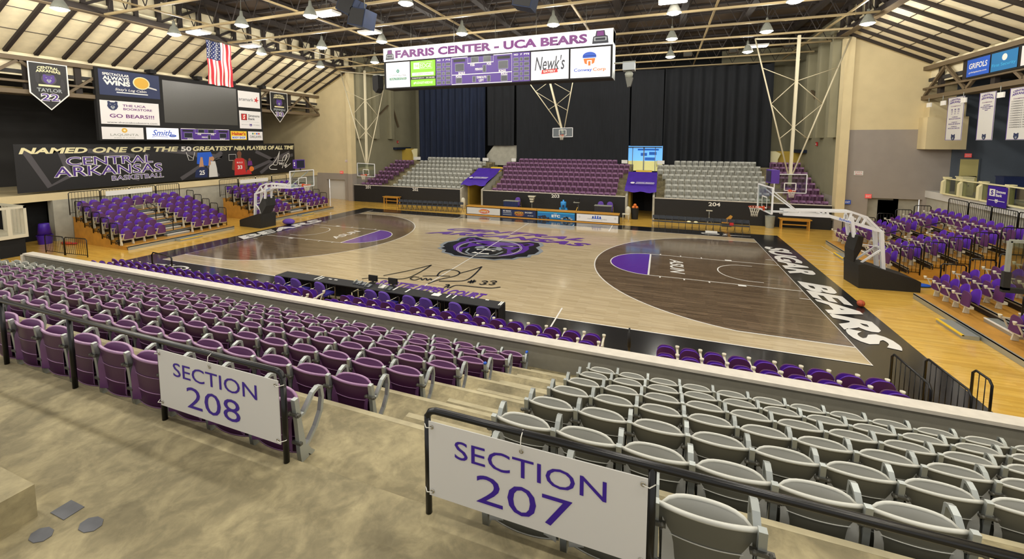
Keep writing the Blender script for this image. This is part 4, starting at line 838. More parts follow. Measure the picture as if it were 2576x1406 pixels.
P, w, h = vsub(*vq(610, 955), *vq(1060, 1140), 'lit_white'); P.ctext('Smith', w*.47, h*.58, w*.6, h*.5, 'blue', shear=.35, bold=.01); P.line([(w*.15, h*.18), (w*.3, h*.3), (w*.65, h*.2)], .03, 'blue'); P.ell(w*.8, h*.32, w*.12, h*.12, 'blue'); P.ctext('Ford', w*.8, h*.32, w*.12, h*.1, 'white', shear=.3); into(P, 'advert_panel', vb)
P, w, h = vsub(*vq(1072, 965), *vq(1870, 1155), 'score_purple'); scoreface(P, 0, 0, w, h, False); into(P, 'score_panel', vb)
P, w, h = vsub(*vq(1885, 1010), *vq(2190, 1150), 'yellow'); P.ctext("Halter's", w*.5, h*.72, w*.85, h*.4, 'red', bold=.03); P.rect(w*.06, h*.08, w*.94, h*.42, 'white', .007); P.ctext('BODY SHOP', w*.5, h*.25, w*.8, h*.22, 'blue', d=.012, bold=.04); into(P, 'advert_panel', vb)
P, w, h = vsub(*vq(2215, 1020), *vq(2510, 1160), 'lit_grey')
for i, m_ in enumerate(('teal', 'gold', 'blue', 'red')): P.ell(w*(.32+.14*i), h*.76, h*.1, h*.1, m_)
P.ctext('OAKLAWN', w*.5, h*.4, w*.78, h*.3, 'score_dark', bold=0); into(P, 'advert_panel', vb)
mb = MB()
for y in (-2.4, .6, 3.2, 5.9): mb.box((XB-.3, y, zb+.05), (XB+.35, y+.35, zb+.3), 'black_matte')
mb.xf(Matrix.Translation(-V(vb.location))).build('hanging_bracket', vb)
# long banner on the balcony front
XL = -24.68; LC4 = [(34, 355), (740, 361), (742, 432), (42, 487)]; a = Xp(38, 420, XL); c = Xp(741, 395, XL)
P = Panel((XL, a.y, 2.97), (0, 1, 0), (0, 0, 1), c.y-a.y, 2.74); W, H = P.W, P.H; P.rect(0, 0, W, H, 'black_print', 0, .02)
for l in ([(.02, .9), (.07, .1), (.12, .3), (.1, .9)], [(.38, .85), (.62, .62), (.52, .3)], [(.5, .8), (.6, .05)], [(.45, .05), (.62, .75)], [(.78, .75), (.92, .3)], [(.72, .1), (.97, .7)], [(.17, .85), (.3, .7)], [(.34, .75), (.3, .1)], [(.8, .05), (.9, .5), (.99, .6)]):
    P.line([(x*W, y*H) for x, y in l], .28, 'grey_print', .003+.0001*len(l))
def pix(u, v): q = bil(LC4, u, v); return q[0]*W, q[1]*H
for t, u0, u1, v0, v1, m_ in (('NAMED ONE OF THE', 42, 350, 359, 377, 'cream'), ('50', 357, 384, 358, 376, 'white'), ('GREATEST', 388, 508, 358, 375, 'cream'), ('NBA PLAYERS OF ALL TIME', 511, 737, 359, 374, 'cream')):
    A, B = pix(u0, v1), pix(u1, v0); P.text(t, A[0], 2.18, B[0]-A[0], .36, m_, .012, shear=.2 if t != '50' else 0, bold=.04)
for t, u0, u1, z, h in (('CENTRAL', 117, 287, 1.45, .5), ('ARKANSAS', 95, 308, .78, .6), ('BASKETBALL', 198, 310, .38, .28)):
    A, B = pix(u0, 400), pix(u1, 400); P.text(t, A[0]-.03, z-.03, B[0]-A[0]+.06, h+.06, 'white', .010, bold=.04); P.text(t, A[0], z, B[0]-A[0], h, 'score_purple', .013, bold=.0)
A, B = pix(400, 438), pix(445, 375); P.poly([(A[0], 1.2), (A[0]+.8, 1.0), (A[0]+1.3, 1.5), (A[0]+1.1, 2.1), (A[0]+.1, 2.05)], 'blue_print', .006)     # first pair of players
x = A[0]; P.poly([(x-.2, .15), (x+.75, .1), (x+.8, .8), (x+.4, 1.0), (x-.1, .7)], 'navy', .008); P.ctext('25', x+.35, .5, .4, .35, 'white', d=.012, bold=.03); P.poly([(x+.15, .95), (x+.3, 1.7), (x+.45, 1.7), (x+.5, .95)], 'skin_print', .009)
P.poly([(x+.85, .1), (x+1.55, .1), (x+1.5, .8), (x+1.4, 1.35), (x+1.0, 1.35), (x+.9, .8)], 'sign_white', .008); P.ell(x+1.18, 1.55, .15, .18, 'skin_print', .009); P.poly([(x+.85, 1.0), (x+.95, 1.7), (x+1.05, 1.7), (x+1.05, 1.1)], 'skin_print', .010)
P.line([(x-.7, 2.1), (x-.55, 1.5), (x-.25, 1.5), (x-.1, 2.1)], .04, 'sign_white', .008); P.line([(x-.6, 1.9), (x-.2, 1.6)], .03, 'sign_white', .008)
A = pix(500, 438); x = A[0]     # player in red
P.poly([(x+.3, 0.1), (x+1.35, .1), (x+1.25, .9), (x+1.2, 1.45), (x+.95, 1.55), (x+.65, 1.55), (x+.4, 1.45), (x+.35, .9)], 'red', .008); P.ctext('33', x+.8, .75, .42, .32, 'white', d=.012, bold=.03); P.ctext('BULLS', x+.8, 1.15, .5, .13, 'white', d=.012)
P.poly([(x+.62, 1.5), (x+.98, 1.5), (x+.95, 1.75), (x+.65, 1.75)], 'brown_print', .009); P.ell(x+.8, 1.88, .2, .25, 'brown_print', .010); P.poly([(x+.1, .6), (x+.2, 1.3), (x+.4, 1.45), (x+.4, .95), (x+.3, .5)], 'brown_print', .007); P.poly([(x+1.5, .6), (x+1.42, 1.3), (x+1.2, 1.45), (x+1.22, .95), (x+1.32, .5)], 'brown_print', .007)
P.ell(x+1.85, .55, .22, .22, 'orange', .009); P.poly([(x+1.3, .1), (x+1.85, .1), (x+1.75, .4), (x+1.45, .5)], 'red', .008); P.ell(x+1.7, 1.35, .11, .13, 'brown_print', .009); P.poly([(x+1.5, .85), (x+1.95, .85), (x+1.9, 1.25), (x+1.55, 1.25)], 'plum', .008); P.frame(x-.1, 1.35, x+.5, 1.85, .04, 'sign_white', .006)
def sgn(l, w): P.line([(p.x, p.y) for p in smooth_path([(pix(380+u*.2554, 340+v*.2554)[0], pix(380+u*.2554, 340+v*.2554)[1], 0) for u, v in l], 5)], w, 'white', .012)
for l in ([(1165, 158), (1120, 230), (1060, 290), (1110, 300), (1130, 270), (1165, 160)], [(1060, 290), (1005, 320), (1020, 345), (1120, 345)], [(1145, 280), (1165, 275), (1160, 295), (1185, 280), (1195, 295), (1210, 280)], [(1145, 255), (1230, 250)], [(1195, 300), (1215, 230), (1260, 195), (1285, 215), (1230, 270)], [(1200, 330), (1240, 260), (1290, 185), (1320, 190), (1310, 230), (1235, 310), (1280, 290), (1250, 325), (1340, 280)]): sgn(l, .05)
lb = P.build('hanging_banner', label='long dark banner of basketball players across the left balcony front', cat='banner', loc=P.O)
# pennants
def pennant(px, name, num, label):
    x = -23.9; q = [Xp(u, v, x) for u, v in px]; y0, y1 = q[0].y, q[1].y; zt, zm, zl = q[0].z, (q[2].z+q[4].z)/2, q[3].z
    P = Panel((x, y0, zl), (0, 1, 0), (0, 0, 1), y1-y0, zt-zl); W, H = P.W, P.H; m = (zm-zl)
    sh = [(0, H), (0, m), (W/2, 0), (W, m), (W, H)]; P.mb.prism([P.p(a, b, 0) for a, b in sh], P.N*.02, 'black_print'); P.line(sh, .07, 'white', .026, True)
    P.text('CENTRAL', W*.22, H*.86, W*.56, H*.06, 'cream', .03, bold=.03, arc=H*.02); P.text('ARKANSAS', W*.18, H*.79, W*.64, H*.06, 'cream', .03, bold=.03, arc=H*.02); P.ell(W*.5, H*.66, W*.2, H*.12, 'grey_print', .027); bear(P, W*.5, H*.66, W*.17, 'score_purple', 'silver', .028); P.rect(W*.22, H*.5, W*.78, H*.54, 'cream', .028)
    P.ctext(name, W*.5, H*.42, W*.66, H*.08, 'silver', d=.03, bold=.03); P.ctext(num, W*.5, H*.27, W*.5, H*.17, 'white', d=.029, bold=.07); P.ctext(num, W*.5, H*.27, W*.45, H*.15, 'score_purple', d=.033, bold=.01); P.ell(W*.2, H*.7, W*.06, H*.14, 'dark_print', .0275); P.ell(W*.85, H*.55, W*.06, H*.14, 'dark_print', .0275)
    P.build('hanging_pennant', label=label, cat='pennant', loc=(x, (y0+y1)/2, zl))
k_ = .3494
pennant([(a*k_, b*k_) for a, b in ((195, 440), (475, 470), (495, 690), (375, 790), (225, 660))], 'TAYLOR', '22', 'dark pointed jersey pennant with number 22 hanging left of the video board')
pennant([(a*k_, b*k_) for a, b in ((1942, 660), (2065, 672), (2078, 790), (2025, 880), (1950, 795))], 'PIPPEN', '33', 'dark pointed jersey pennant with number 33 hanging right of the video board')
# flag hanging from the girder
xf_ = -19.25; q0 = Xp(517, 100, xf_); q1 = Xp(584, 219, xf_); y0, y1, z0, z1 = q0.y, q0.y+1.7, q1.z, q0.z
rows = []; ny = 26; nz = 24
mb = MB(); pv = lambda i, j: V((xf_+.06*math.sin(i*.9+.1*j)+.03*math.sin(j*.5), y0+(y1-y0)*i/ny-.0*(j/nz), z1-(z1-z0)*j/nz+.03*math.sin(i*.5)))
vs = [pv(i, j) for j in range(nz+1) for i in range(ny+1)]
b0 = 0; mb.v = vs
for j in range(nz):
    for i in range(ny):
        mt = 'flag_blue' if (i < 14 and j < 10) else ('flag_red' if (i//2) % 2 == 0 else 'flag_white')
        mb.f.append([j*(ny+1)+i, (j+1)*(ny+1)+i, (j+1)*(ny+1)+i+1, j*(ny+1)+i+1]); mb.m.append(mb.mi(mt)); mb.sm.append(True)
for a in range(11):
    for b in range(9):
        if (a+b) % 2: continue
        i, j = .7+a*1.22, .7+b*1.05; c = pv(i, j)+V((.02, 0, 0))
        mb.add([c+V((0, .045*(1 if t % 2 else .45)*math.cos(t*math.pi/5), .055*(1 if t % 2 else .45)*math.sin(t*math.pi/5))) for t in range(10)], [tuple(range(10))], 'flag_white')
mb.tube([(xf_, y0-.05, z1+.03), (xf_, y1+.05, z1+.03)], .02, 'alum_dark'); mb.build('hanging_flag', label='stars and stripes flag hanging over the left end of the hall', cat='flag', loc=(xf_, (y0+y1)/2, z0))
# ------------------------------------------------------------------ right end: sponsor board, white banners, exit signs
x = 23.95; k_ = 300/609
a, b, c = Xp(2276+k_*322, k_*310, x), Xp(2276+k_*600, k_*235, x), Xp(2276+k_*320, k_*395, x); y0, y1, z1, z0 = a.y, b.y, a.z, c.z
t = thing('hanging_advert_board', (x, (y0+y1)/2, z0), 'wide blue sponsor board reading GRIFOLS on the right roof truss', 'advert board')
mb = MB(); mb.box((x+.02, y1-2.4, z0-.08), (x+.3, y0+.1, z1+.08), 'black_matte'); mb.xf(Matrix.Translation(-V(t.location))).build('cabinet', t)
w = (y0-y1)/2*.92; h = z1-z0
P = Panel((x, y0, z0), (0, -1, 0), (0, 0, 1), w, h); P.rect(0, 0, w, h, 'navy'); P.rect(0, 0, w, h, 'blue_print', .005); P.ctext('GRIFOLS', w*.5, h*.6, w*.8, h*.32, 'white', shear=.1, bold=.02); P.ctext('grifolsplasma.com', w*.5, h*.22, w*.78, h*.12, 'white', shear=.1); into(P, 'advert_panel', t)
P = Panel((x, y0-w*1.06, z0), (0, -1, 0), (0, 0, 1), w, h); P.rect(0, 0, w, h, 'sky_print'); P.ell(w*.52, h*.68, w*.1, h*.18, 'white'); P.ctext('First Security', w*.5, h*.3, w*.9, h*.22, 'cyan_print', bold=.01); into(P, 'advert_panel', t)
P = Panel((x, y0-w*2.12-.1, z0), (0, -1, 0), (0, 0, 1), w, h); P.rect(0, 0, w, h, 'lit_grey'); into(P, 'advert_panel', t)
for i, (yc, w_, lab) in enumerate(((13.0, 1.35, 'white champions banner with three short columns, leftmost on the right truss'), (10.95, 1.1, 'white champions banner with one short text block, middle of three on the right truss'), (8.35, 1.2, 'white champions banner with a long list, cut by the picture edge'))):
    xx = 23.9; yc = Xp((2402, 2480, 2561)[i], 292, xx).y; P = Panel((xx, yc+w_/2, 5.98), (0, -1, 0), (0, 0, 1), w_, 2.35); W, H = P.W, P.H; P.rect(0, 0, W, H, 'sign_white', 0, .015); P.frame(.02, .02, W-.02, H-.02, .04, 'score_purple', .003)
    P.text('CENTRAL', W*.15, H*.9, W*.7, H*.04, 'score_purple', .006, bold=.03, arc=.06); P.text('ARKANSAS', W*.12, H*.84, W*.76, H*.045, 'score_purple', .006, bold=.03, arc=.06); P.ctext('CHAMPIONS', W*.5, H*.79, W*.6, H*.02, 'plum', d=.005)
    if i == 0:
        for a_ in (.3, .5, .7): P.text('08\n10\n11', W*a_-.08, H*.6, .15, H*.13, 'score_purple', .005)
        for b_ in (.5, .38, .28): P.ctext('REGULAR SEASON', W*.5, H*b_, W*.7, H*.03, 'score_purple', d=.005); P.ctext('CHAMPIONS', W*.5, H*(b_+.04), W*.35, H*.022, 'score_purple', d=.005)
    elif i == 1:
        for b_ in range(4): P.ctext(['EAST DIVISION', 'REGULAR SEASON CHAMPIONS', 'SOUTHLAND', '2007'][b_], W*.5, H*(.73-.035*b_), W*(.4, .75, .5, .2)[b_], H*.025, 'score_purple', d=.005)
    else:
        for b_ in range(12): P.ctext('CONFERENCE 19%02d' % (38+3*b_), W*.5, H*(.74-.045*b_), W*.75, H*.025, 'score_dark', d=.005, bold=0)
    bear(P, W*.5, H*.07, W*.13, 'navy', 'silver'); P.build('hanging_banner', label=lab, cat='banner', group=None, loc=(xx, yc, 5.98))
for k in range(4):
    y = Xp((2338, 2373, 2424, 2516)[k], 255, 23.75).y; mb = MB(); mb.box((23.7, y-.25, 7.95), (23.76, y+.15, 8.2), 'white'); mb.tube([(23.73, y, 8.2), (23.73, y, 8.5)], .015, 'alum')
    mb.build('hanging_plate', label='small white hanging plate under the right truss, %s from its left end' % nth(k+1), cat='plate', group='white plates under the right truss', loc=(23.73, y, 7.95))
def wall_sign(name, u0, v0, u1, v1, y, mt, txts, tm, label, cat, group=None):
    a, b = Yp(u0, v0, y), Yp(u1, v1, y); P = Panel((a.x, y, b.z), (1, 0, 0), (0, 0, 1), b.x-a.x, a.z-b.z); P.rect(0, 0, P.W, P.H, mt, 0, .04)
    for i, t in enumerate(txts): P.ctext(t, P.W/2, P.H*(1-(i+.5)/len(txts)), P.W*.75, P.H*.5/len(txts), tm, d=.004)
    P.build(name, label=label, cat=cat, group=group, loc=(a.x, y, b.z))
wall_sign('exit_sign', 2428, 386, 2444, 396, 12.4, 'exit_red', ['EXIT'], 'white', 'pink lit EXIT sign above the cream balcony door', 'sign')
wall_sign('exit_sign', 2177, 488, 2192, 499, 12.53, 'exit_red', ['EXIT'], 'white', 'pink lit EXIT sign above the ground passage in the right wall', 'sign')
wall_sign('exit_sign', 855, 430, 863, 437, 12.53, 'exit_red', ['EXIT'], 'white', 'pink lit EXIT sign above the passage in the left wall', 'sign')
wall_sign('wall_sign', 2149, 430, 2171, 441, 12.55, 'white', ['NO', 'SMOKING'], 'red', 'white NO SMOKING sign on the grey right wall', 'sign')
wall_sign('wall_sign', 868, 402, 876, 408, 12.55, 'white', ['NO', 'SMOKING'], 'red', 'tiny white NO SMOKING sign on the cream left wall', 'sign')
wall_sign('wall_sign', 2125, 503, 2140, 514, 12.4, 'blue', ['EXIT'], 'white', 'small blue direction sign at the ground passage in the right wall', 'sign')
for s_, u, v, lab in ((-1, 1000, 357, 'red fire alarm box on the left recess wall'), (1, 2056, 362, 'red fire alarm box on the right recess wall')):
    x = -19.97 if s_ < 0 else 19.97; q = Xp(u, v, x); mb = MB(); mb.box((x, q.y-.12, q.z-.14), (x-.08*s_, q.y+.12, q.z+.14), 'red'); mb.box((x-.08*s_, q.y-.06, q.z-.07), (x-.1*s_, q.y+.06, q.z+.03), 'white'); mb.build('wall_alarm', label=lab, cat='alarm', loc=(x, q.y, q.z))
# ------------------------------------------------------------------ basketball goals
def board_parts(root, c, n_right, up, w, h, target=True):
    """glass backboard: c lower centre, n_right unit along the board"""
    r, u = V(n_right).normalized(), V(up).normalized(); n = r.cross(u).normalized(); c = V(c)
    q = lambda a, b, d=0: c+r*a+u*b+n*d
    mb = MB(); mb.add([q(-w/2, 0, .01), q(w/2, 0, .01), q(w/2, h, .01), q(-w/2, h, .01), q(-w/2, 0, -.01), q(w/2, 0, -.01), q(w/2, h, -.01), q(-w/2, h, -.01)], [(0, 1, 2, 3), (7, 6, 5, 4), (0, 4, 5, 1), (1, 5, 6, 2), (2, 6, 7, 3), (3, 7, 4, 0)], 'clear_glass')
    bb = mb.build('backboard', root)
    mb = MB(); f = .035
    for a, b in (((-w/2, 0), (w/2, 0)), ((w/2, 0), (w/2, h)), ((w/2, h), (-w/2, h)), ((-w/2, h), (-w/2, 0))): mb.bar(q(*a), q(*b), .05, .06, 'hoop_white', n)
    mb.build('backboard_frame', bb)
    mb = MB(); t = [(-.305, .15), (.305, .15), (.305, .61), (-.305, .61)]
    for i in range(4): mb.bar(q(*t[i], .016), q(*t[(i+1) % 4], .016), .05, .004, 'white', n)
    mb.build('target_square', bb)
    rc = q(0, .15, .38); mb = MB(); mb.tube([rc+(r*math.cos(k*math.pi/12)+n*math.sin(k*math.pi/12))*.23 for k in range(24)], .012, 'rim_orange', 6, True)
    mb.bar(q(-.07, .13, .02), rc-n*.2-r*.06, .03, .05, 'rim_orange', u); mb.bar(q(.07, .13, .02), rc-n*.2+r*.06, .03, .05, 'rim_orange', u); mb.box((-.001, -.001, -.001), (.001, .001, .001), 'rim_orange', Matrix.Translation(rc-n*.24)); mb.bar(q(0, .02, .03), q(0, .2, .03), .16, .03, 'rim_orange', n); ri = mb.build('rim', root)
    mb = MB()
    for k in range(12):
        for s_ in (-1, 1):
            a0 = k*math.pi/6; pts = []
            for j in range(5):
                t = j/4; a = a0+s_*t*math.pi/4; rad = .22-.10*math.sin(t*math.pi/2); pts.append(rc+(r*math.cos(a)+n*math.sin(a))*rad-u*.42*t)
            mb.tube(pts, .007, 'net', 4)
    mb.build('net', ri)
def portable_hoop(loc, rz, label, group):
    t = thing('portable_hoop', loc, label, 'basketball hoop', group, rz)
    mb = MB(); W = .58        # local: +x towards the court
    mb.prism([(-1.15, -W, 0), (.9, -W, 0), (.95, -W, .96), (.75, -W, 1.0), (-1.0, -W, .5), (-1.15, -W, .42)], (0, 2*W, 0), 'pad_black'); mb.build('padded_base', t)
    mb = MB(); mb.prism([(.95, -.5, .95), (.72, -.5, 1.5), (.8, -.22, 2.1), (1.0, -.2, 2.12), (1.1, -.25, 1.5)], (0, .72, 0), 'pad_black'); mb.build('mast_pad', t)
    mb = MB()
    for y in (-.22, .22): mb.bar((-.08, y, .55), (.1, y, 2.32), .13, .13, 'hoop_white', (0, 1, 0)); mb.bar((.72, y, .95), (.05, y, 1.55), .06, .06, 'hoop_white'); mb.bar((1.0, y, 2.0), (1.15, y, 2.85), .11, .11, 'hoop_white', (0, 1, 0))
    mb.bar((.05, -.22, 1.6), (.05, .22, 1.6), .08, .08, 'hoop_white'); mb.bar((.05, 0, 1.62), (.95, 0, 1.72), .04, .04, 'hoop_white'); mb.build('mast', t)
    mb = MB()
    for y in (-.2, .2):
        top = [(.1, y, 2.3), (.62, y, 2.85), (1.15, y, 3.03), (2.2, y, 3.02), (3.6, y, 2.98)]; lo = [(.1, y, 2.3), (1.9, y, 2.82), (3.6, y, 2.84)]
        for a, b in zip(top, top[1:]): mb.bar(a, b, .08, .08, 'hoop_white')
        for a, b in zip(lo, lo[1:]): mb.bar(a, b, .09, .12, 'hoop_white')
        for a, b in (((.62, y, 2.85), (.75, y, 2.5)), ((1.15, y, 3.03), (1.2, y, 2.62)), ((2.0, y, 3.02), (1.95, y, 2.83)), ((3.0, y, 3.0), (3.0, y, 2.84))): mb.bar(a, b, .07, .07, 'hoop_white')
        mb.bar((3.4, y*.4, 2.9), (4.2, y*.4, 2.9), .05, .06, 'hoop_white'); mb.bar((3.1, y, 3.0), (4.2, y*2.6, 3.9), .035, .05, 'hoop_white')
    for x in (1.0, 2.2, 3.4): mb.bar((x, -.2, 2.75+.05*x*0+.15*(x > 2)), (x, .2, 2.75+.15*(x > 2)), .06, .06, 'hoop_white')
    ar = mb.build('arm', t)
    for s_ in (-1, 1):
        P = Panel((1.0, -.2-.05, 2.5), (.962, 0, .278), (-.278, 0, .962), 1, 1) if s_ < 0 else Panel((1.65, .25, 2.70), (-.962, 0, -.278), (-.278, 0, .962), 1, 1)
        P.text('Schelde', .05, .015, .55, .09, 'blue', .0, bold=.02); P.build('lettering', ar)
    board_parts(t, (4.25, 0, 2.92), (0, 1, 0), (0, 0, 1), 1.83, 1.07)
    mb = MB(); mb.bar((4.15, 0, 3.95), (4.1, 0, 4.15), .06, .06, 'black_metal'); mb.box((3.85, -.33, 4.13), (4.15, .33, 4.7), 'score_purple'); mb.box((4.15, -.28, 4.18), (4.16, .28, 4.65), 'score_dark'); sc = mb.build('shot_clock', t)
    P = Panel((3.9, -.335, 4.23), (1, 0, 0), (0, 0, 1), .2, .4); P.ell(.1, .26, .05, .06, 'white', .002); P.rect(.05, .08, .15, .16, 'white', .002); P.build('lettering', sc)
    return t
portable_hoop((17.4, .05, 0), math.pi+.09, 'white armed portable hoop with black padded base at the right baseline', None)
portable_hoop((-17.4, .1, 0), -.03, 'white armed portable hoop with black padded base at the left baseline', None)
def roof_hoop(tops, px, y, label):
    """hung goal: tops = three roof points, px = backboard corners (upper left, upper right, lower right, lower left)"""
    c = [Yp(u, v, y) for u, v in px]; w = ((c[1]-c[0]).length+(c[2]-c[3]).length)/2; h = ((c[0]-c[3]).length+(c[1]-c[2]).length)/2; cb = (c[2]+c[3])/2
    t = thing('hanging_hoop', (cb.x, y+.1, cb.z), label, 'basketball hoop', None); o = Matrix.Translation(-V(t.location)); loc = V(t.location)
    board_parts(t, cb-loc, (c[2]-c[3]), (0, 0, 1), w, h)
    B = V((cb.x, y+.12, cb.z+h)); L, Mi, R = [V(p)-loc for p in tops]; b = B-loc; bl, br = b+V((-.12, 0, 0)), b+V((.12, 0, 0))
    mb = MB(); mb.bar(Mi, b-V((0, 0, h*.6)), .16, .16, 'steel_white', (0, 1, 0)); mb.build('centre_pole', t)
    for p, e in ((L, bl), (R, br)): mb = MB(); mb.tube([p, e], .045, 'steel_white', 8); mb.build('side_pole', t)
    f = lambda a, e, k: a+(e-a)*k
    for p, e in ((L, bl), (R, br)):
        mb = MB()
        for k0, k1 in ((.22, .33), (.49, .33), (.49, .665), (.745, .665)): mb.tube([f(p, e, k0), f(Mi, b, k1)], .026, 'steel_white', 6)
        mb.build('brace', t)
    mb = MB(); mb.tube([L, R], .05, 'steel_white', 6); mb.build('crossbar', t); return t
mat('steel_white', '#c9bfa2', .5)
roof_hoop([Zp(1900, 98, 12.55), Zp(2011, 89, 12.55), Zp(2141, 94, 12.55)], [(1948, 438), (2030, 439), (2027, 486), (1947, 484)], 9.5, 'roof hung hoop on pale tubes near the right end of the far seats')
roof_hoop([Zp(856, 180, 12.55), Zp(917, 178, 12.55), Zp(972, 190, 12.55)], [(900, 411), (943, 412), (943, 445), (900, 442)], 9.5, 'roof hung hoop on pale tubes near the left end of the far seats')
roof_hoop([Yp(1286, 145, 15), Yp(1368, 145, 15), Yp(1452, 145, 15)], [(1390, 323), (1440, 321), (1440, 344), (1391, 345)], 15, 'roof hung hoop raised high in front of the middle of the curtain')
# glass backboard hung at the right edge
q = Yp(2541, 606, -7.4); t = thing('hanging_backboard', (q.x+.9, -7.4, q.z-1.2), 'glass backboard with grey frame and black bottom pad cut by the right edge', 'backboard')
mb = MB(); mb.box((-.9, -.02, 0), (.9, .02, 1.2), 'rail_glass'); mb.build('glass', t); mb = MB()
for a, b in (((-.9, 0, 0), (-.9, 0, 1.2)), ((-.9, 0, 1.2), (.9, 0, 1.2)), ((.9, 0, 0), (.9, 0, 1.2))): mb.bar(a, b, .07, .07, 'galv', (0, 1, 0))
mb.tube([(0, .05, 1.2), (0, .05, 9.0)], .05, 'galv'); mb.build('frame', t); mb = MB(); mb.box((-.97, -.05, -.06), (.97, .05, .06), 'pad_black'); mb.box((-.97, -.05, 0), (-.84, .05, .45), 'pad_black'); mb.build('pad', t)
# ------------------------------------------------------------------ scorer table, its chairs and what lies on it
cuts = [-4.87, -2.56, -.24, 2.07, 4.38]
for i in range(4):
    x0, x1 = cuts[i], cuts[i+1]; t = thing('folding_table', ((x0+x1)/2, -8.93, 0), 'long table under black cloth at the near sideline, %s of four from the left' % nth(i+1), 'table', 'scorer tables along the near sideline')
    w = (x1-x0)/2-.004; mb = MB(); mb.box((-w, -.28, .72), (w, .27, .75), 'black_cloth'); mb.build('table_top', t)
    n = 60; mb = MB()
    def hang(f): mb.grid([[f(k/n)+V((0, 0, z)) for k in range(n+1)] for z in (.05, .4, .735)], 'black_cloth')
    hang(lambda s: V((-w+2*w*s, .275+.012*math.sin(s*70), 0)))
    if i == 3: hang(lambda s: V((w-.012+.012*math.sin(s*60), .275-.56*s, 0)))
    if i == 0: hang(lambda s: V((-w+.012, .275-.56*s, 0)))
    hang_o = mb.build('cloth_skirt', t)
    for sx in (-1, 1):
        for y in (-.22, .2): mb = MB(); mb.tube([(sx*(w-.15), y, 0), (sx*(w-.12), y, .72)], .014, 'alum_dark', 6); mb.build('leg', t)
def stack_chair(x, y, rz, label, z=0, group=None):
    t = thing('stacking_chair', (x, y, z), label, 'chair', group, rz)
    mb = MB(); prof = []
    for k in range(24): a = 2*math.pi*k/24; prof.append((.235*math.copysign(abs(math.cos(a))**.75, math.cos(a)), .27*math.copysign(abs(math.sin(a))**.8, math.sin(a))))
    f = lambda a, b, d: V((a, -.2-.22*b+.04*(a/.235)**2+d, .68+b*.95))
    mb.add([f(a, b, .0) for a, b in prof]+[f(a, b, .04) for a, b in prof]+[f(a*.9, b*.9, -.025) for a, b in prof]+[f(a*.9, b*.9, .06) for a, b in prof], [tuple(range(48, 72))[::1], tuple(range(72, 96))[::-1]]+[(k, (k+1) % 24, 24+(k+1) % 24, 24+k) for k in range(24)]+[(48+k, 48+(k+1) % 24, (k+1) % 24, k) for k in range(24)]+[(24+k, 24+(k+1) % 24, 72+(k+1) % 24, 72+k) for k in range(24)], 'violet_fab'); mb.build('backrest', t)
    mb = MB(); mb.box((-.24, -.2, .40), (.24, .26, .47), 'indigo'); mb.build('seat', t)
    for s_ in (-1, 1): mb = MB(); X = .27*s_; mb.tube([(X, .24, 0), (X, .26, .62), (X, .22, .66), (X, -.18, .66), (X, -.25, .60), (X, -.28, 0)], .013, 'chrome', 6); mb.tube([(X, -.25, .44), (X*.8, -.22, .43)], .011, 'chrome', 5); mb.build('leg_frame', t)
    mb = MB(); mb.tube([(-.27, -.26, .40), (0, -.24, .39), (.27, -.26, .40)], .012, 'chrome', 6); mb.build('stretcher', t); return t
sx = [-4.2, -3.42, -2.3, -.13, .44, 1.38, 2.02, 3.08, 4.02]
for i, x in enumerate(sx):
    if i == 0: sc0 = stack_chair(x, -9.42, 0, 'purple stacking chair behind the scorer table, first of nine from the left', 0, 'stacking chairs behind the scorer table')
    else: dup(sc0, (x, -9.42, 0), random.uniform(-.12, .12), 'purple stacking chair behind the scorer table, %s of nine from the left' % nth(i+1))
def on(u, v, z): return Zp(u, v, z)
def small(name, u, v, fn, label, cat, group=None, z=.752):
    q = on(u, v, z); mb = MB(); fn(mb); return mb.build(name, label=label, cat=cat, group=group).__setattr__('location', q)
for i, (u, v) in enumerate(((937, 712), (987, 720))):
    q = on(u, v, .752); t = thing('monitor', q, 'small black monitor on the scorer table, %s of two from the left' % nth(i+1), 'monitor', 'monitors on the scorer table'); mb = MB(); mb.box((-.12, -.06, 0), (.12, .08, .02), 'black_matte'); mb.bar((0, .03, .02), (0, .03, .1), .05, .03, 'black_matte', (0, 1, 0)); mb.build('stand', t); mb = MB(); mb.box((-.19, .02, .06), (.19, .06, .28), 'black_matte'); mb.box((-.17, .005, .08), (.17, .02, .26), 'pad_black'); mb.build('screen', t)
for i, (u, v) in enumerate(((898, 713), (912, 716), (926, 721), (962, 723), (978, 728))):
    q = on(u, v, .752); t = thing('desk_phone', q, 'desk console on the scorer table, %s of five from the left' % nth(i+1), 'console', 'desk consoles on the scorer table'); mb = MB(); mb.prism([(-.11, -.1, 0), (-.11, .1, 0), (-.11, .1, .07), (-.11, -.1, .03)], (.22, 0, 0), 'chair_black' if i != 3 else 'sign_white'); mb.build('body', t); mb = MB(); mb.bar((-.07, -.08, .07), (-.07, .09, .1), .05, .03, 'galv'); mb.build('handset', t)
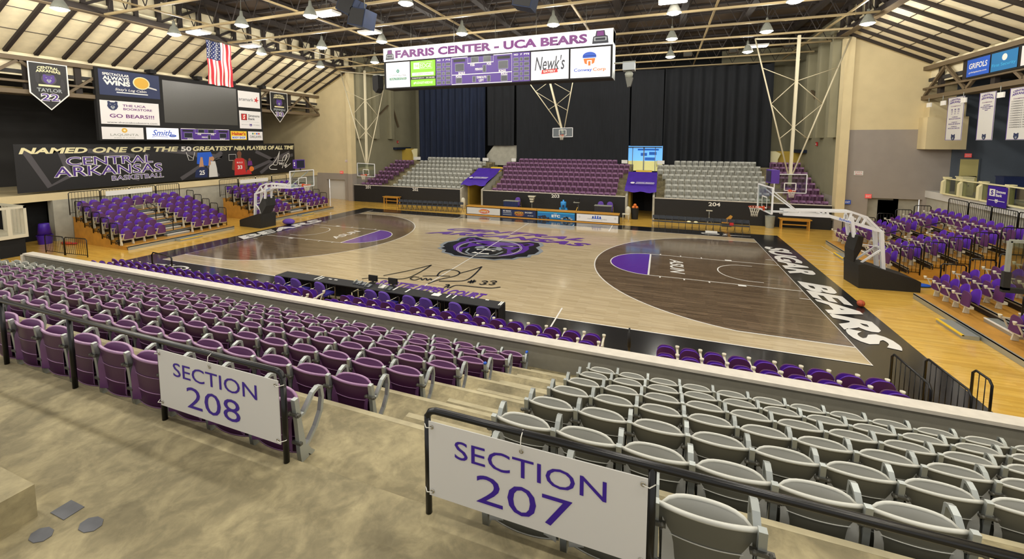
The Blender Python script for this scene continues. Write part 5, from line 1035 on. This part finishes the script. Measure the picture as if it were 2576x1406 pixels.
for i, (u, v, w, l) in enumerate(((802, 698, .06, .4), (808, 700, .06, .3), (831, 702, .14, .06), (845, 704, .14, .06), (995, 726, .06, .3), (1026, 731, .06, .3), (1098, 741, .3, .22), (1130, 743, .05, .3), (1145, 745, .05, .3), (1190, 748, .12, .06), (1226, 754, .12, .06), (1258, 763, .04, .3), (1263, 763, .04, .3), (1108, 735, .12, .06), (1090, 731, .12, .06))):
    q = on(u, v, .752); q.y = min(max(q.y, -9.19+l/2), -8.66-l/2); mb = MB(); mb.box((-w/2, -l/2, 0), (w/2, l/2, .003), 'white'); o = mb.build('paper_sheet' if i == 6 else 'paper_strip', label=('square white paper sheet on the scorer table' if i == 6 else 'white paper strip on the scorer table, %s from the left' % nth(i+1 if i < 6 else i)), cat='paper', group=None if i == 6 else 'paper strips on the scorer table', loc=q)
    for vv in o.data.vertices: pass
    o.data.transform(Matrix.Translation(q)); 
# ball and bag in the break of the courtside rows
q = Yp(888, 753, -9.75); t = thing('equipment_bag', (q.x-.25, -9.85, 0), 'dark equipment bag on the floor behind the scorer table', 'bag'); mb = MB(); mb.sphere((0, 0, .12), .3, 'navy', 14, 8, (1.2, .7, .4)); mb.build('body', t); mb = MB(); mb.tube([(-.15, 0, .23), (-.1, -.1, .3), (.1, -.1, .3), (.15, 0, .23)], .012, 'zip', 5); mb.build('strap', t)
def ball(p, label):
    mb = MB(); mb.sphere((0, 0, .12), .12, 'ball', 20, 14)
    for ax in range(3): mb.tube([V((.121*math.cos(a), .121*math.sin(a), 0)) if ax == 0 else (V((.121*math.cos(a), 0, .121*math.sin(a))) if ax == 1 else V((0, .121*math.cos(a), .121*math.sin(a)))) for a in [i*math.pi/12 for i in range(24)]], .003, 'black_matte', 4, True); 
    for i in range(len(mb.v)-24*4*3, len(mb.v)): mb.v[i] = mb.v[i]+V((0, 0, .12))
    o = mb.build('basketball', label=label, cat='ball'); o.location = p; return o
ball((15.79, -2.91, .004), 'orange basketball on the right baseline beside the SUGAR BEARS lettering'); ball((q.x+.2, -9.75, .0), 'red orange basketball behind the scorer table')
# crutch-like black carry frame by the chairs
t = thing('ball_rack', (-.5, -9.6, 0), 'black and cream tube rack behind the scorer table', 'rack'); mb = MB()
for x in (-.25, .25): mb.tube([(x, -.15, 0), (x, -.15, .8), (x, .15, .8), (x, .15, 0)], .015, 'cream', 6)
mb.build('frame', t); mb = MB(); mb.tube([(-.25, -.15, .8), (.25, -.15, .95), (.3, -.15, .4)], .018, 'black_metal', 6); mb.tube([(-.25, -.15, .4), (.25, -.15, .4)], .012, 'black_metal', 5); mb.tube([(-.25, .15, .5), (.25, .15, .5)], .012, 'black_metal', 5); mb.build('shelf', t)
# ------------------------------------------------------------------ far sideline: advert tables, chairs, benches, odds and ends
cuts = [-5.9, -2.87, .06, 3.07, 6.2]; labs = ['white CANES advert front', 'purple GO BEARS advert front', 'blue ETC advert front', 'white front with blue figures']
for i in range(4):
    x0, x1 = cuts[i]+.01, cuts[i+1]-.01; t = thing('press_table', ((x0+x1)/2, 9.3, 0), 'long press table with %s on the far sideline' % labs[i], 'table', None)
    w = (x1-x0)/2; mb = MB(); mb.box((-w, .02, .69), (w, .62, .73), 'bench_wood'); mb.box((-w, -.01, .66), (w, .03, .735), 'bench_wood'); mb.build('table_top', t)
    mb = MB(); mb.box((-w, .02, .02), (w, .06, .66), 'black_matte'); mb.box((-w, .06, 0), (-w+.04, .6, .69), 'black_matte'); mb.box((w-.04, .06, 0), (w, .6, .69), 'black_matte'); mb.box((-w, -.03, 0), (w, .1, .05), 'bench_wood'); mb.build('body', t)
    P = Panel((-w+.06, .015, .09), (1, 0, 0), (0, 0, 1), 2*w-.12, .52); W, H = P.W, P.H
    if i == 0: P.rect(0, 0, W, H, 'sign_white'); P.ell(W*.52, H*.48, W*.17, H*.34, 'red'); P.ell(W*.52, H*.48, W*.15, H*.22, 'gold', .0065); P.ctext("Cane's", W*.5, H*.5, W*.3, H*.46, 'red', d=.008, shear=.2, bold=.05); P.ctext("Cane's", W*.5, H*.5, W*.29, H*.42, 'white', d=.010, shear=.2, bold=.0)
    elif i == 1: P.rect(0, 0, W, H, 'navy'); P.ctext('GO BEARS!', W*.16, H*.78, W*.24, H*.2, 'white', bold=.03); P.rect(W*.04, H*.45, W*.3, H*.55, 'silver', .006); P.rect(W*.04, H*.18, W*.3, H*.28, 'silver', .006); P.ell(W*.52, H*.45, W*.15, H*.42, 'brown_print', .005); P.ctext('SMOKY', W*.52, H*.6, W*.26, H*.3, 'gold', bold=.03); P.ctext('BONES', W*.52, H*.3, W*.2, H*.2, 'orange', bold=.03); P.ctext('BIGGBY', W*.8, H*.7, W*.22, H*.2, 'white', bold=.02); P.ctext('501-329-2233', W*.85, H*.25, W*.16, H*.12, 'white')
    elif i == 2:
        P.rect(0, 0, W, H, 'sky_print'); P.rect(0, H*.85, W, H, 'cyan_print', .005)
        for k in range(22): P.ell(W*(.03+.27*random.random()+(.62 if k % 2 else 0)), H*(.08+.3*random.random()), W*.035, H*.13, ['dark_print', 'silver', 'navy', 'black_print'][k % 4], .0055+.0001*k, 9)
        P.ctext('CAMP', W*.49, H*.78, W*.09, H*.1, 'white'); P.ctext('ETC', W*.5, H*.45, W*.23, H*.4, 'white', bold=.06)
    else:
        P.rect(0, 0, W, H, 'lit_grey')
        for k in range(4): a = W*(.4+.058*k); P.ell(a, H*(.78 if k in (1, 2) else .7), W*.018, H*.09, 'blue'); P.poly([(a-W*.03, H*.42), (a+W*.03, H*.42), (a+W*.012, H*.7), (a-W*.012, H*.7)], 'blue')
        P.ctext('FAMILY', W*.35, H*.4, W*.16, H*.16, 'galv', bold=0); P.ctext('LIVES', W*.66, H*.38, W*.14, H*.16, 'galv', bold=0); P.rect(W*.37, H*.17, W*.63, H*.2, 'galv', .006)
        for a in (.07, .93): P.ell(W*a, H*.6, W*.025, H*.16, 'sign_white', .006)
    P.build('advert_panel', t)
def fold_chair(x, y, rz, label, group):
    t = thing('folding_chair', (x, y, 0), label, 'chair', group, rz)   # faces -y locally
    mb = MB(); mb.box((-.2, -.2, .43), (.2, .18, .455), 'chair_black'); mb.build('seat', t)
    mb = MB(); mb.grid([[V((-.19+.38*j/6, .2+.03*math.cos((j-3)/3*1.4), z)) for j in range(7)] for z in (.6, .8)], 'chair_black'); mb.grid([[V((-.19+.38*j/6, .215+.03*math.cos((j-3)/3*1.4), z)) for j in range(7)][::-1] for z in (.6, .8)], 'chair_black'); mb.build('backrest', t)
    for s_ in (-1, 1):
        X = .215*s_; mb = MB(); mb.tube([(X, -.24, 0), (X, .1, .5), (X, .2, .74), (X*.9, .215, .80), (X*.6, .22, .82)], .011, 'chair_black', 5); mb.build('front_leg', t); mb = MB(); mb.tube([(X, .26, 0), (X, -.05, .43)], .011, 'chair_black', 5); mb.build('rear_leg', t)
    mb = MB(); mb.tube([(-.215, -.19, .08), (.215, -.19, .08)], .008, 'chair_black', 5); mb.tube([(-.215, .2, .1), (.215, .2, .1)], .008, 'chair_black', 5); mb.tube([(-.13, .22, .82), (.13, .22, .82)], .011, 'chair_black', 5); mb.build('stretcher', t); return t
fc = None
for i in range(13):
    x = -12.55+.475*i; y = 9.72+.05*i*.6; l = 'black folding chair in the far row left of the press tables, %s from the left' % nth(i+1)
    if fc is None: fc = fold_chair(x, y, .25, l, 'folding chairs left of the press tables')
    else: dup(fc, (x, y, 0), .12 if i < 8 else .0, l)
for i in range(14):
    dup(fc, (8.65+.425*i, 9.3, 0), random.uniform(-.06, .06), 'black folding chair in the far row right of the press tables, %s from the left' % nth(i+1), 'folding chairs right of the press tables')
mb = MB(); mb.box((-.1, -.1, 0), (.12, .08, .16), 'red'); mb.tube([(-.06, -.06, .16), (0, -.06, .24), (.06, -.06, .16)], .01, 'black_matte', 5); mb.build('red_bag', label='small red bag on a folding chair right of the press tables', cat='bag').location = (8.65+.425*11, 9.3, .46)
for i, k in enumerate((5, 6)): mb = MB(); mb.sphere((0, 0, .06), .14, 'cream', 12, 8, (1, .7, .45)); mb.build('cushion', label='pale round cushion on the %s folding chair right of the press tables' % ('sixth' if i == 0 else 'seventh'), cat='cushion').location = (8.65+.425*k, 9.28, .46)
def bench(x0, x1, y, label):
    t = thing('wooden_bench', ((x0+x1)/2, y, 0), label, 'bench'); w = (x1-x0)/2; mb = MB(); mb.box((-w-.1, -.26, .68), (w+.1, .26, .73), 'bench_wood'); mb.box((-w, -.22, .6), (w, .22, .68), 'bench_wood'); mb.build('table_top', t)
    for a in (-w, w-.07):
        for b in (-.22, .15): mb = MB(); mb.box((a, b, 0), (a+.07, b+.07, .6), 'bench_wood'); mb.build('leg', t)
    mb = MB(); mb.box((-w+.07, -.03, .28), (w-.07, .03, .35), 'bench_wood'); mb.build('stretcher', t)
bench(-15.75, -14.2, 11.9, 'wooden table against the black wall under number 201'); bench(16.65, 18.3, 11.75, 'wooden table against the black wall at the far right corner')
def bin_(name, x, y, r, h, mt, label, z=0, r2=None, cat='bin'):
    t = thing(name, (x, y, z), label, cat); mb = MB(); mb.lathe([(r*.85, 0), (r, h*.95), (r, h)], mt, n=24, caps=False); mb.lathe([(.001, .01), (r*.84, .01)], mt, caps=False); mb.build('body', t); mb = MB(); mb.tube([(r*math.cos(k*math.pi/12), r*math.sin(k*math.pi/12), h) for k in range(24)], .018, mt, 6, True); mb.build('rim', t); return t
bin_('trash_can', 16.05, 11.85, .3, .8, 'galv', 'grey metal trash can beside the far right wooden table')
for x, lab in ((-7.45, 'rounded cream post cover at the left tunnel'), (6.62, 'rounded cream post cover at the right tunnel')):
    mb = MB(); mb.lathe([(.2, 0), (.2, .75), (.17, .88), (.09, .97), (.001, 1.0)], 'galv_pale', n=18); mb.tube([(.2*math.cos(k*math.pi/9), .2*math.sin(k*math.pi/9), .55) for k in range(18)], .012, 'cap', 5, True); mb.build('post_cover', label=lab, cat='post cover').location = (x, 11.85 if x < 0 else 11.7, 0)
t = bin_('tall_bin', 7.1, 12.0, .28, .85, 'black_matte', 'black bin heaped with orange balls in the right tunnel'); 
for k in range(5): mb = MB(); mb.sphere((0, 0, 0), .12, 'orange', 12, 8); mb.build('orange_ball', label='orange ball heaped in the black bin of the right tunnel', cat='ball', group='orange balls in the tunnel bin').location = (7.1+.13*math.cos(k*1.26)*(k < 4), 12.0+.13*math.sin(k*1.26)*(k < 4), .9+(.17 if k == 4 else 0))
for x0, x1, lab, ch in ((-3.2, -1.9, 'high narrow table by the black wall, left of the tray stand', (-2.3,)), (4.2, 5.5, 'high narrow table by the black wall, right of the blue cooler', (4.55, 5.25))):
    t = thing('high_table', ((x0+x1)/2, 10.9, 0), lab, 'table'); w = (x1-x0)/2; mb = MB(); mb.box((-w, -.25, 1.05), (w, .25, 1.09), 'galv'); mb.build('table_top', t)
    mb = MB(); mb.grid([[V((-w+.02+(2*w-.04)*k/40, -.23+.012*math.sin(k*1.5), z)) for k in range(41)] for z in (.05, 1.05)], 'navy' if x0 < 0 else 'dark_print'); mb.build('cloth_skirt', t)
    for a in (-w+.06, w-.06): mb = MB(); mb.tube([(a, .2, 0), (a, .2, 1.05)], .018, 'alum_dark', 6); mb.build('leg', t)
    for k, x in enumerate(ch): dup(sc0, (x, 11.55, 0), math.pi, 'purple stacking chair behind the high table %s' % ('left of the tray stand' if x0 < 0 else ('right of the blue cooler, left one' if k == 0 else 'right of the blue cooler, right one')), 'stacking chairs behind high tables')
    for o in list(COL.objects)[-18:]:
        if o.parent is None and o.name.startswith('stacking') and o.location.y > 11: o.location.z = 0; o.scale = (1, 1, 1.35)
t = thing('tray_stand', (-.9, 11.2, 0), 'thin stand with stacked trays by the black wall', 'stand'); mb = MB(); mb.tube([(0, 0, 0), (0, 0, 1.4)], .02, 'galv', 6); mb.box((-.15, -.15, 0), (.15, .15, .03), 'galv'); mb.build('pole', t)
for z, w in ((1.0, .14), (1.2, .2), (1.4, .32)): mb = MB(); mb.prism([(-w*.7, -.15, z), (w*.7, -.15, z), (w, -.15, z+.12), (-w, -.15, z+.12)], (0, .3, 0), 'galv_pale'); mb.build('tray', t)
t = thing('water_cooler', (1.75, 11.0, 0), 'bright blue cooler on a pale crate by the black wall', 'cooler'); mb = MB(); mb.box((-.2, -.2, 0), (.25, .2, .42), 'galv'); mb.build('crate', t); mb = MB(); mb.lathe([(.2, .62), (.23, 1.15), (.2, 1.2), (.06, 1.22), (.06, 1.34)], 'cyan_blue', n=16); mb.box((-.3, -.12, .42), (.3, .12, .72), 'cyan_blue'); mb.box((.2, -.14, .3), (.34, .1, .6), 'cyan_blue'); mb.build('jug', t); mb = MB(); mb.box((-.02, -.25, .78), (.1, -.2, .98), 'navy'); mb.build('tap', t)
t = thing('equipment_cart', (2.75, 11.1, 0), 'tall dark equipment cart beside the blue cooler', 'cart'); mb = MB(); mb.tube([(-.2, 0, 0), (.1, 0, .8)], .03, 'gold', 6); mb.tube([(.2, .15, 0), (.1, .1, 1.2)], .025, 'alum_dark', 6); mb.build('frame', t); mb = MB(); mb.box((-.2, -.15, 1.15), (.25, .2, 1.22), 'galv'); mb.box((-.1, -.12, 1.22), (.25, .15, 1.5), 'black_matte'); mb.build('shelf', t); mb = MB(); mb.box((-.1, -.3, 0), (.35, .0, .3), 'galv_pale'); mb.build('box', t)
t = thing('camera_tripod', (12.2, 11.4, 0), 'thin stand behind the right folding chairs', 'tripod'); mb = MB()
mb.tube([(0, 0, .5), (0, 0, 1.0)], .02, 'alum', 6); mb.box((-.2, -.05, 1.0), (.2, .05, 1.06), 'galv_pale'); mb.build('column', t)
for k in range(3): mb = MB(); mb.tube([(0, 0, .6), (.25*math.cos(k*2.1), .25*math.sin(k*2.1), 0)], .014, 'alum', 5); mb.build('leg', t)
mb = MB(); mb.box((-.3, -.2, 0), (.3, .2, .25), 'paint_black'); mb.prism([(-.3, -.2, .25), (.1, -.2, .25), (.35, -.2, .75), (.25, -.2, .8)], (0, .3, 0), 'ply'); mb.build('tool_trolley', label='low trolley with a slanted tan handle behind the right folding chairs', cat='trolley').location = (13.3, 11.3, 0)
mb = MB(); mb.box((-.35, -.1, 0), (.35, .1, .08), 'white'); mb.build('folded_towel', label='white folded towel on the far sideline by the right folding chairs', cat='towel').location = (12.1, 8.75, .003)
t = thing('side_table', (6.55, 10.6, 0), 'small pale side table at the right end of the press tables', 'table'); mb = MB(); mb.box((-.25, -.2, .55), (.25, .2, .6), 'galv_pale'); mb.build('table_top', t)
for a in (-.2, .2):
    for b in (-.15, .15): mb = MB(); mb.tube([(a, b, 0), (a, b, .55)], .016, 'galv_pale', 5); mb.build('leg', t)
# ------------------------------------------------------------------ left corner
t = bin_('stacked_bin', -24.3, -7.85, .33, .5, 'bin_purple', 'purple bins stacked mouth to mouth beside the left concrete pillar'); mb = MB(); mb.lathe([(.3, .52), (.22, 1.15), (.2, 1.18), (.001, 1.18)], 'bin_purple', n=24); mb.build('upturned_bin', t)
mb = MB(); mb.sphere((0, 0, .05), .3, 'rim_orange', 12, 6, (1.6, .6, .22)); mb.sphere((.45, .1, .04), .2, 'red', 10, 6, (1.4, .7, .2)); mb.build('orange_cloth', label='crumpled orange cloths on the floor beside the left bleacher', cat='cloth').location = (-23.1, -7.45, 0)
mb = MB(); mb.sphere((0, 0, .2), .42, 'violet_fab', 18, 10, (1.1, .8, .5)); mb.build('bean_bag', label='purple bean bag beside the base of the left portable hoop', cat='bean bag').location = (-15.95, 1.25, 0)
mb = MB(); mb.sphere((0, 0, .05), .3, 'blue_print', 12, 6, (1.4, .8, .2)); mb.build('blue_cloth', label='bright blue sheet on the floor behind the right portable hoop', cat='cloth').location = (19.0, .55, 0)
dup(sc0, (-18.9, 1.0, 0), 1.9, 'lone purple stacking chair behind the left portable hoop', 'chairs standing by the left hoop')
def barrier(p, q, h, label, name='crowd_barrier', group=None, n=None):
    p, q = V(p), V(q); t = thing(name, p, label, 'barrier', group); d = (q-p); u = d.normalized(); n = n or max(3, int(d.length/.14)); Z_ = lambda z: V((0, 0, z))
    mb = MB(); mb.tube([Z_(0), Z_(h-.08), u*.08+Z_(h), d-u*.08+Z_(h), d+Z_(h-.08), d], .025, 'black_metal', 6); mb.tube([Z_(.1), d+Z_(.1)], .018, 'black_metal', 5); mb.build('frame', t)
    mb = MB()
    for k in range(1, n): mb.tube([d*k/n+Z_(.1), d*k/n+Z_(h)], .008, 'black_metal', 4)
    mb.build('bar_grille', t); return t
barrier((-21.6, -8.9, 0), (-20.0, -8.85, 0), .95, 'black barrier at the left corner, left panel of two', group=None); barrier((-19.9, -8.85, 0), (-18.3, -8.7, 0), .95, 'black barrier at the left corner, right panel of two')
barrier((14.0, -9.25, 0), (14.05, -10.6, 0), 1.1, 'black barrier at the right end of the courtside chairs, left panel', n=8); barrier((14.6, -9.25, 0), (14.65, -10.6, 0), 1.1, 'black barrier at the right end of the courtside chairs, middle panel', n=8); barrier((15.2, -9.6, 0), (15.22, -10.1, 0), 1.15, 'narrow arched black barrier, last at the right end of the courtside chairs', n=3)
t = thing('rail_loop', (-11.6, -9.55, 0), 'black handrail loop among the left courtside chairs', 'handrail'); mb = MB(); mb.tube([(0, 0, 0), (0, 0, 1.0), (.06, .02, 1.1), (1.1, .05, 1.02), (1.2, .05, .95), (1.2, .05, .62), (1.1, .05, .55), (.05, 0, .6)], .03, 'black_metal', 8); mb.build('tube', t); mb = MB(); mb.cyl((0, 0, 0), .07, .02, 'black_metal'); mb.build('foot_plate', t)
t = thing('rail_post', (8.28, -9.6, 0), 'black padded post in the gap between the courtside chairs', 'post'); mb = MB(); mb.tube([(0, 0, 0), (0, 0, .92)], .025, 'black_metal', 8); mb.build('pole', t); mb = MB(); mb.tube([(0, 0, .4), (0, 0, .8)], .045, 'black_matte', 8); mb.build('sleeve', t)
# railed landing at the far left edge
t = thing('railed_landing', (-23.9, -11.0, 0), 'white railed landing on a dark base at the left edge, past the parapet', 'landing'); mb = MB(); mb.box((-3.5, -2, 0), (2.0, 1.5, .95), 'void'); mb.build('base', t); mb = MB(); mb.box((-3.6, -2.1, .95), (2.1, 1.6, 1.12), 'galv_pale'); mb.build('deck', t)
mb = MB(); mb.box((-3.6, 1.5, 2.45), (2.1, 1.6, 2.57), 'galv_pale'); mb.box((2.0, -2.1, 2.45), (2.1, 1.6, 2.57), 'galv_pale'); mb.build('top_rail', t)
for k in range(7): mb = MB(); mb.box((2.0-.35*k, 1.5, 1.12), (2.1-.35*k-.0, 1.6, 2.45), 'galv_pale'); mb.build('post', t)
for k in range(4): mb = MB(); mb.box((2.0, .9-.8*k, 1.12), (2.1, 1.05-.8*k, 2.45), 'galv_pale'); mb.build('post', t)
# white boards on the rear rails of the left bleachers
for a, b, lab in (((266, 487), (382, 467), 'blank white board on the rear rail of the left bleacher nearer the camera'), ((604, 457), (674, 444), 'blank white board on the rear rail of the left bleacher farther from the camera')):
    A, B = Xp(*a, -23.2), Xp(*b, -23.2); P = Panel((-23.2, A.y, (A.z+B.z)/2-.28), (0, 1, 0), (0, 0, 1), B.y-A.y, .3); P.rect(0, 0, P.W, P.H, 'white', 0, .03); P.build('hanging_board', label=lab, cat='board', loc=P.O)
# right balcony rail
t = thing('glass_railing', (24.55, 9, 2.85), 'cream posted glass railing along the right balcony', 'railing'); off = Matrix.Translation(-V(t.location)); ys = [Xp(u, v, 24.55).y for u, v in ((2374, 490), (2415, 502), (2464, 513), (2530, 530))]; ys += [ys[-1]-1.6, ys[-1]-3.2]
mb = MB(); mb.box((24.5, ys[-1]-.1, 3.74), (24.64, ys[0]+.1, 3.8), 'cream'); mb.box((24.48, ys[-1]-.1, 2.84), (24.66, ys[0]+.1, 2.92), 'cream'); mb.xf(off).build('hand_rail', t)
for y in ys: mb = MB(); mb.prism([(24.42, y-.1, 2.86), (24.75, y-.1, 2.86), (24.75, y-.1, 3.76), (24.58, y-.1, 3.76), (24.42, y-.1, 3.56)], (0, .2, 0), 'cream'); mb.box((24.5, y-.13, 3.8), (24.8, y+.13, 3.86), 'cream'); mb.xf(off).build('post', t)
for a, b in zip(ys, ys[1:]): mb = MB(); mb.box((24.56, b+.1, 2.92), (24.58, a-.1, 3.74), 'rail_glass'); mb.xf(off).build('glass_pane', t)
sA, sB = Xp(2486, 470, 24.4), Xp(2518, 520, 24.4); P = Panel((24.4, sA.y, 2.72), (0, -1, 0), (0, 0, 1), 1.25, 1.0); P.rect(0, 0, 1.25, 1.0, 'ink_purple', 0, .02); P.rect(.12, .5, .5, .85, 'white', .003); P.ctext('S', .31, .67, .18, .24, 'ink_purple', d=.006, bold=.04); P.text('Simmons', .56, .68, .6, .14, 'white', .004, bold=.03); P.text('Bank', .56, .5, .4, .14, 'white', .004, bold=.03); P.rect(.1, .28, 1.15, .31, 'white', .003); bear(P, .62, .28, .1, 'white', 'ink_purple', .005); P.build('hanging_sign', label='purple Simmons Bank sign on the right balcony railing', cat='sign', loc=P.O)
mb = MB(); mb.box((24.46, 4.2, 2.44), (24.6, 7.6, 2.74), 'sign_white'); mb.sphere((24.45, 7.0, 2.58), .05, 'galv', 8, 6); mb.sphere((24.45, 5.2, 2.58), .05, 'galv', 8, 6); mb.build('hanging_board', label='long pale board on the right balcony edge below the purple sign', cat='board', loc=(24.5, 6, 2.44))
for i, (x, y, h, w_, mt, lab, nm) in enumerate(((25.4, 10.6, 1.0, .5, 'cream', 'cream cabinet behind the right balcony railing, near the door', 'cabinet'), (26.6, 9.3, 1.15, .9, 'navy', 'dark blue covered cabinet behind the right balcony railing', 'cabinet'))):
    tt = thing('storage_cabinet', (x, y, 2.853), lab, nm); mb = MB(); mb.box((-w_/2, -.3, 0), (w_/2, .3, h), mt); mb.build('body', tt); mb = MB(); mb.box((-w_/2-.03, -.33, h), (w_/2+.03, .33, h+.05), mt); mb.build('top', tt); mb = MB(); mb.box((-.02, -.33, h*.5), (.02, -.3, h*.6), 'alum'); mb.build('handle', tt)
# roof speakers and small fittings
for (u, v), s_, lab in (((905, 42), 1, 'cluster of dark box speakers hung left of the scoreboard'), ((1318, -6), .8, 'dark box speaker at the top edge above the scoreboard')):
    q = Zp(u, v, 11.0 if s_ < 1 else 11.6); t = thing('hanging_loudspeaker', q, lab, 'speaker')
    for k in range(2): mb = MB(); mb.box((-.45*s_, -.4*s_, -.4*s_), (.45*s_, .4*s_, .4*s_), 'curtain_blue'); mb.box((-.4*s_, -.41*s_, -.35*s_), (.4*s_, -.4*s_, .35*s_), 'black_matte'); mb.xf(Matrix.Translation((-.55*s_+.6*k*s_, .1, .55*s_-.62*k*s_)) @ Matrix.Rotation(.5-.25*k, 4, 'Y')); mb.build('box', t)
    mb = MB(); mb.tube([(-.3, .1, .6), (-.3, .1, 2)], .03, 'alum_dark', 6); mb.tube([(.2, .1, .2), (.2, .1, 2)], .02, 'alum_dark', 6); mb.build('hanging_rod', t)
for (u, v), lab in (((1497, 135), 'left of the right curtain lamp'), ((1730, 137), 'between the curtain lamps'), ((1845, 128), 'right of the middle of the curtain'), ((1985, 115), 'near the right recess wall')):
    q = Yp(u, v, 19.6); mb = MB(); mb.box((-.35, -.15, -.18), (.35, .15, .18), 'steel_tan'); mb.box((-.3, -.16, -.14), (.3, -.15, .14), 'alum_dark'); mb.box((-.03, -.03, .18), (.03, .03, .5), 'steel_tan'); mb.build('ceiling_box', label='small tan box fitting above the curtain, %s' % lab, cat='fitting', loc=None).location = q
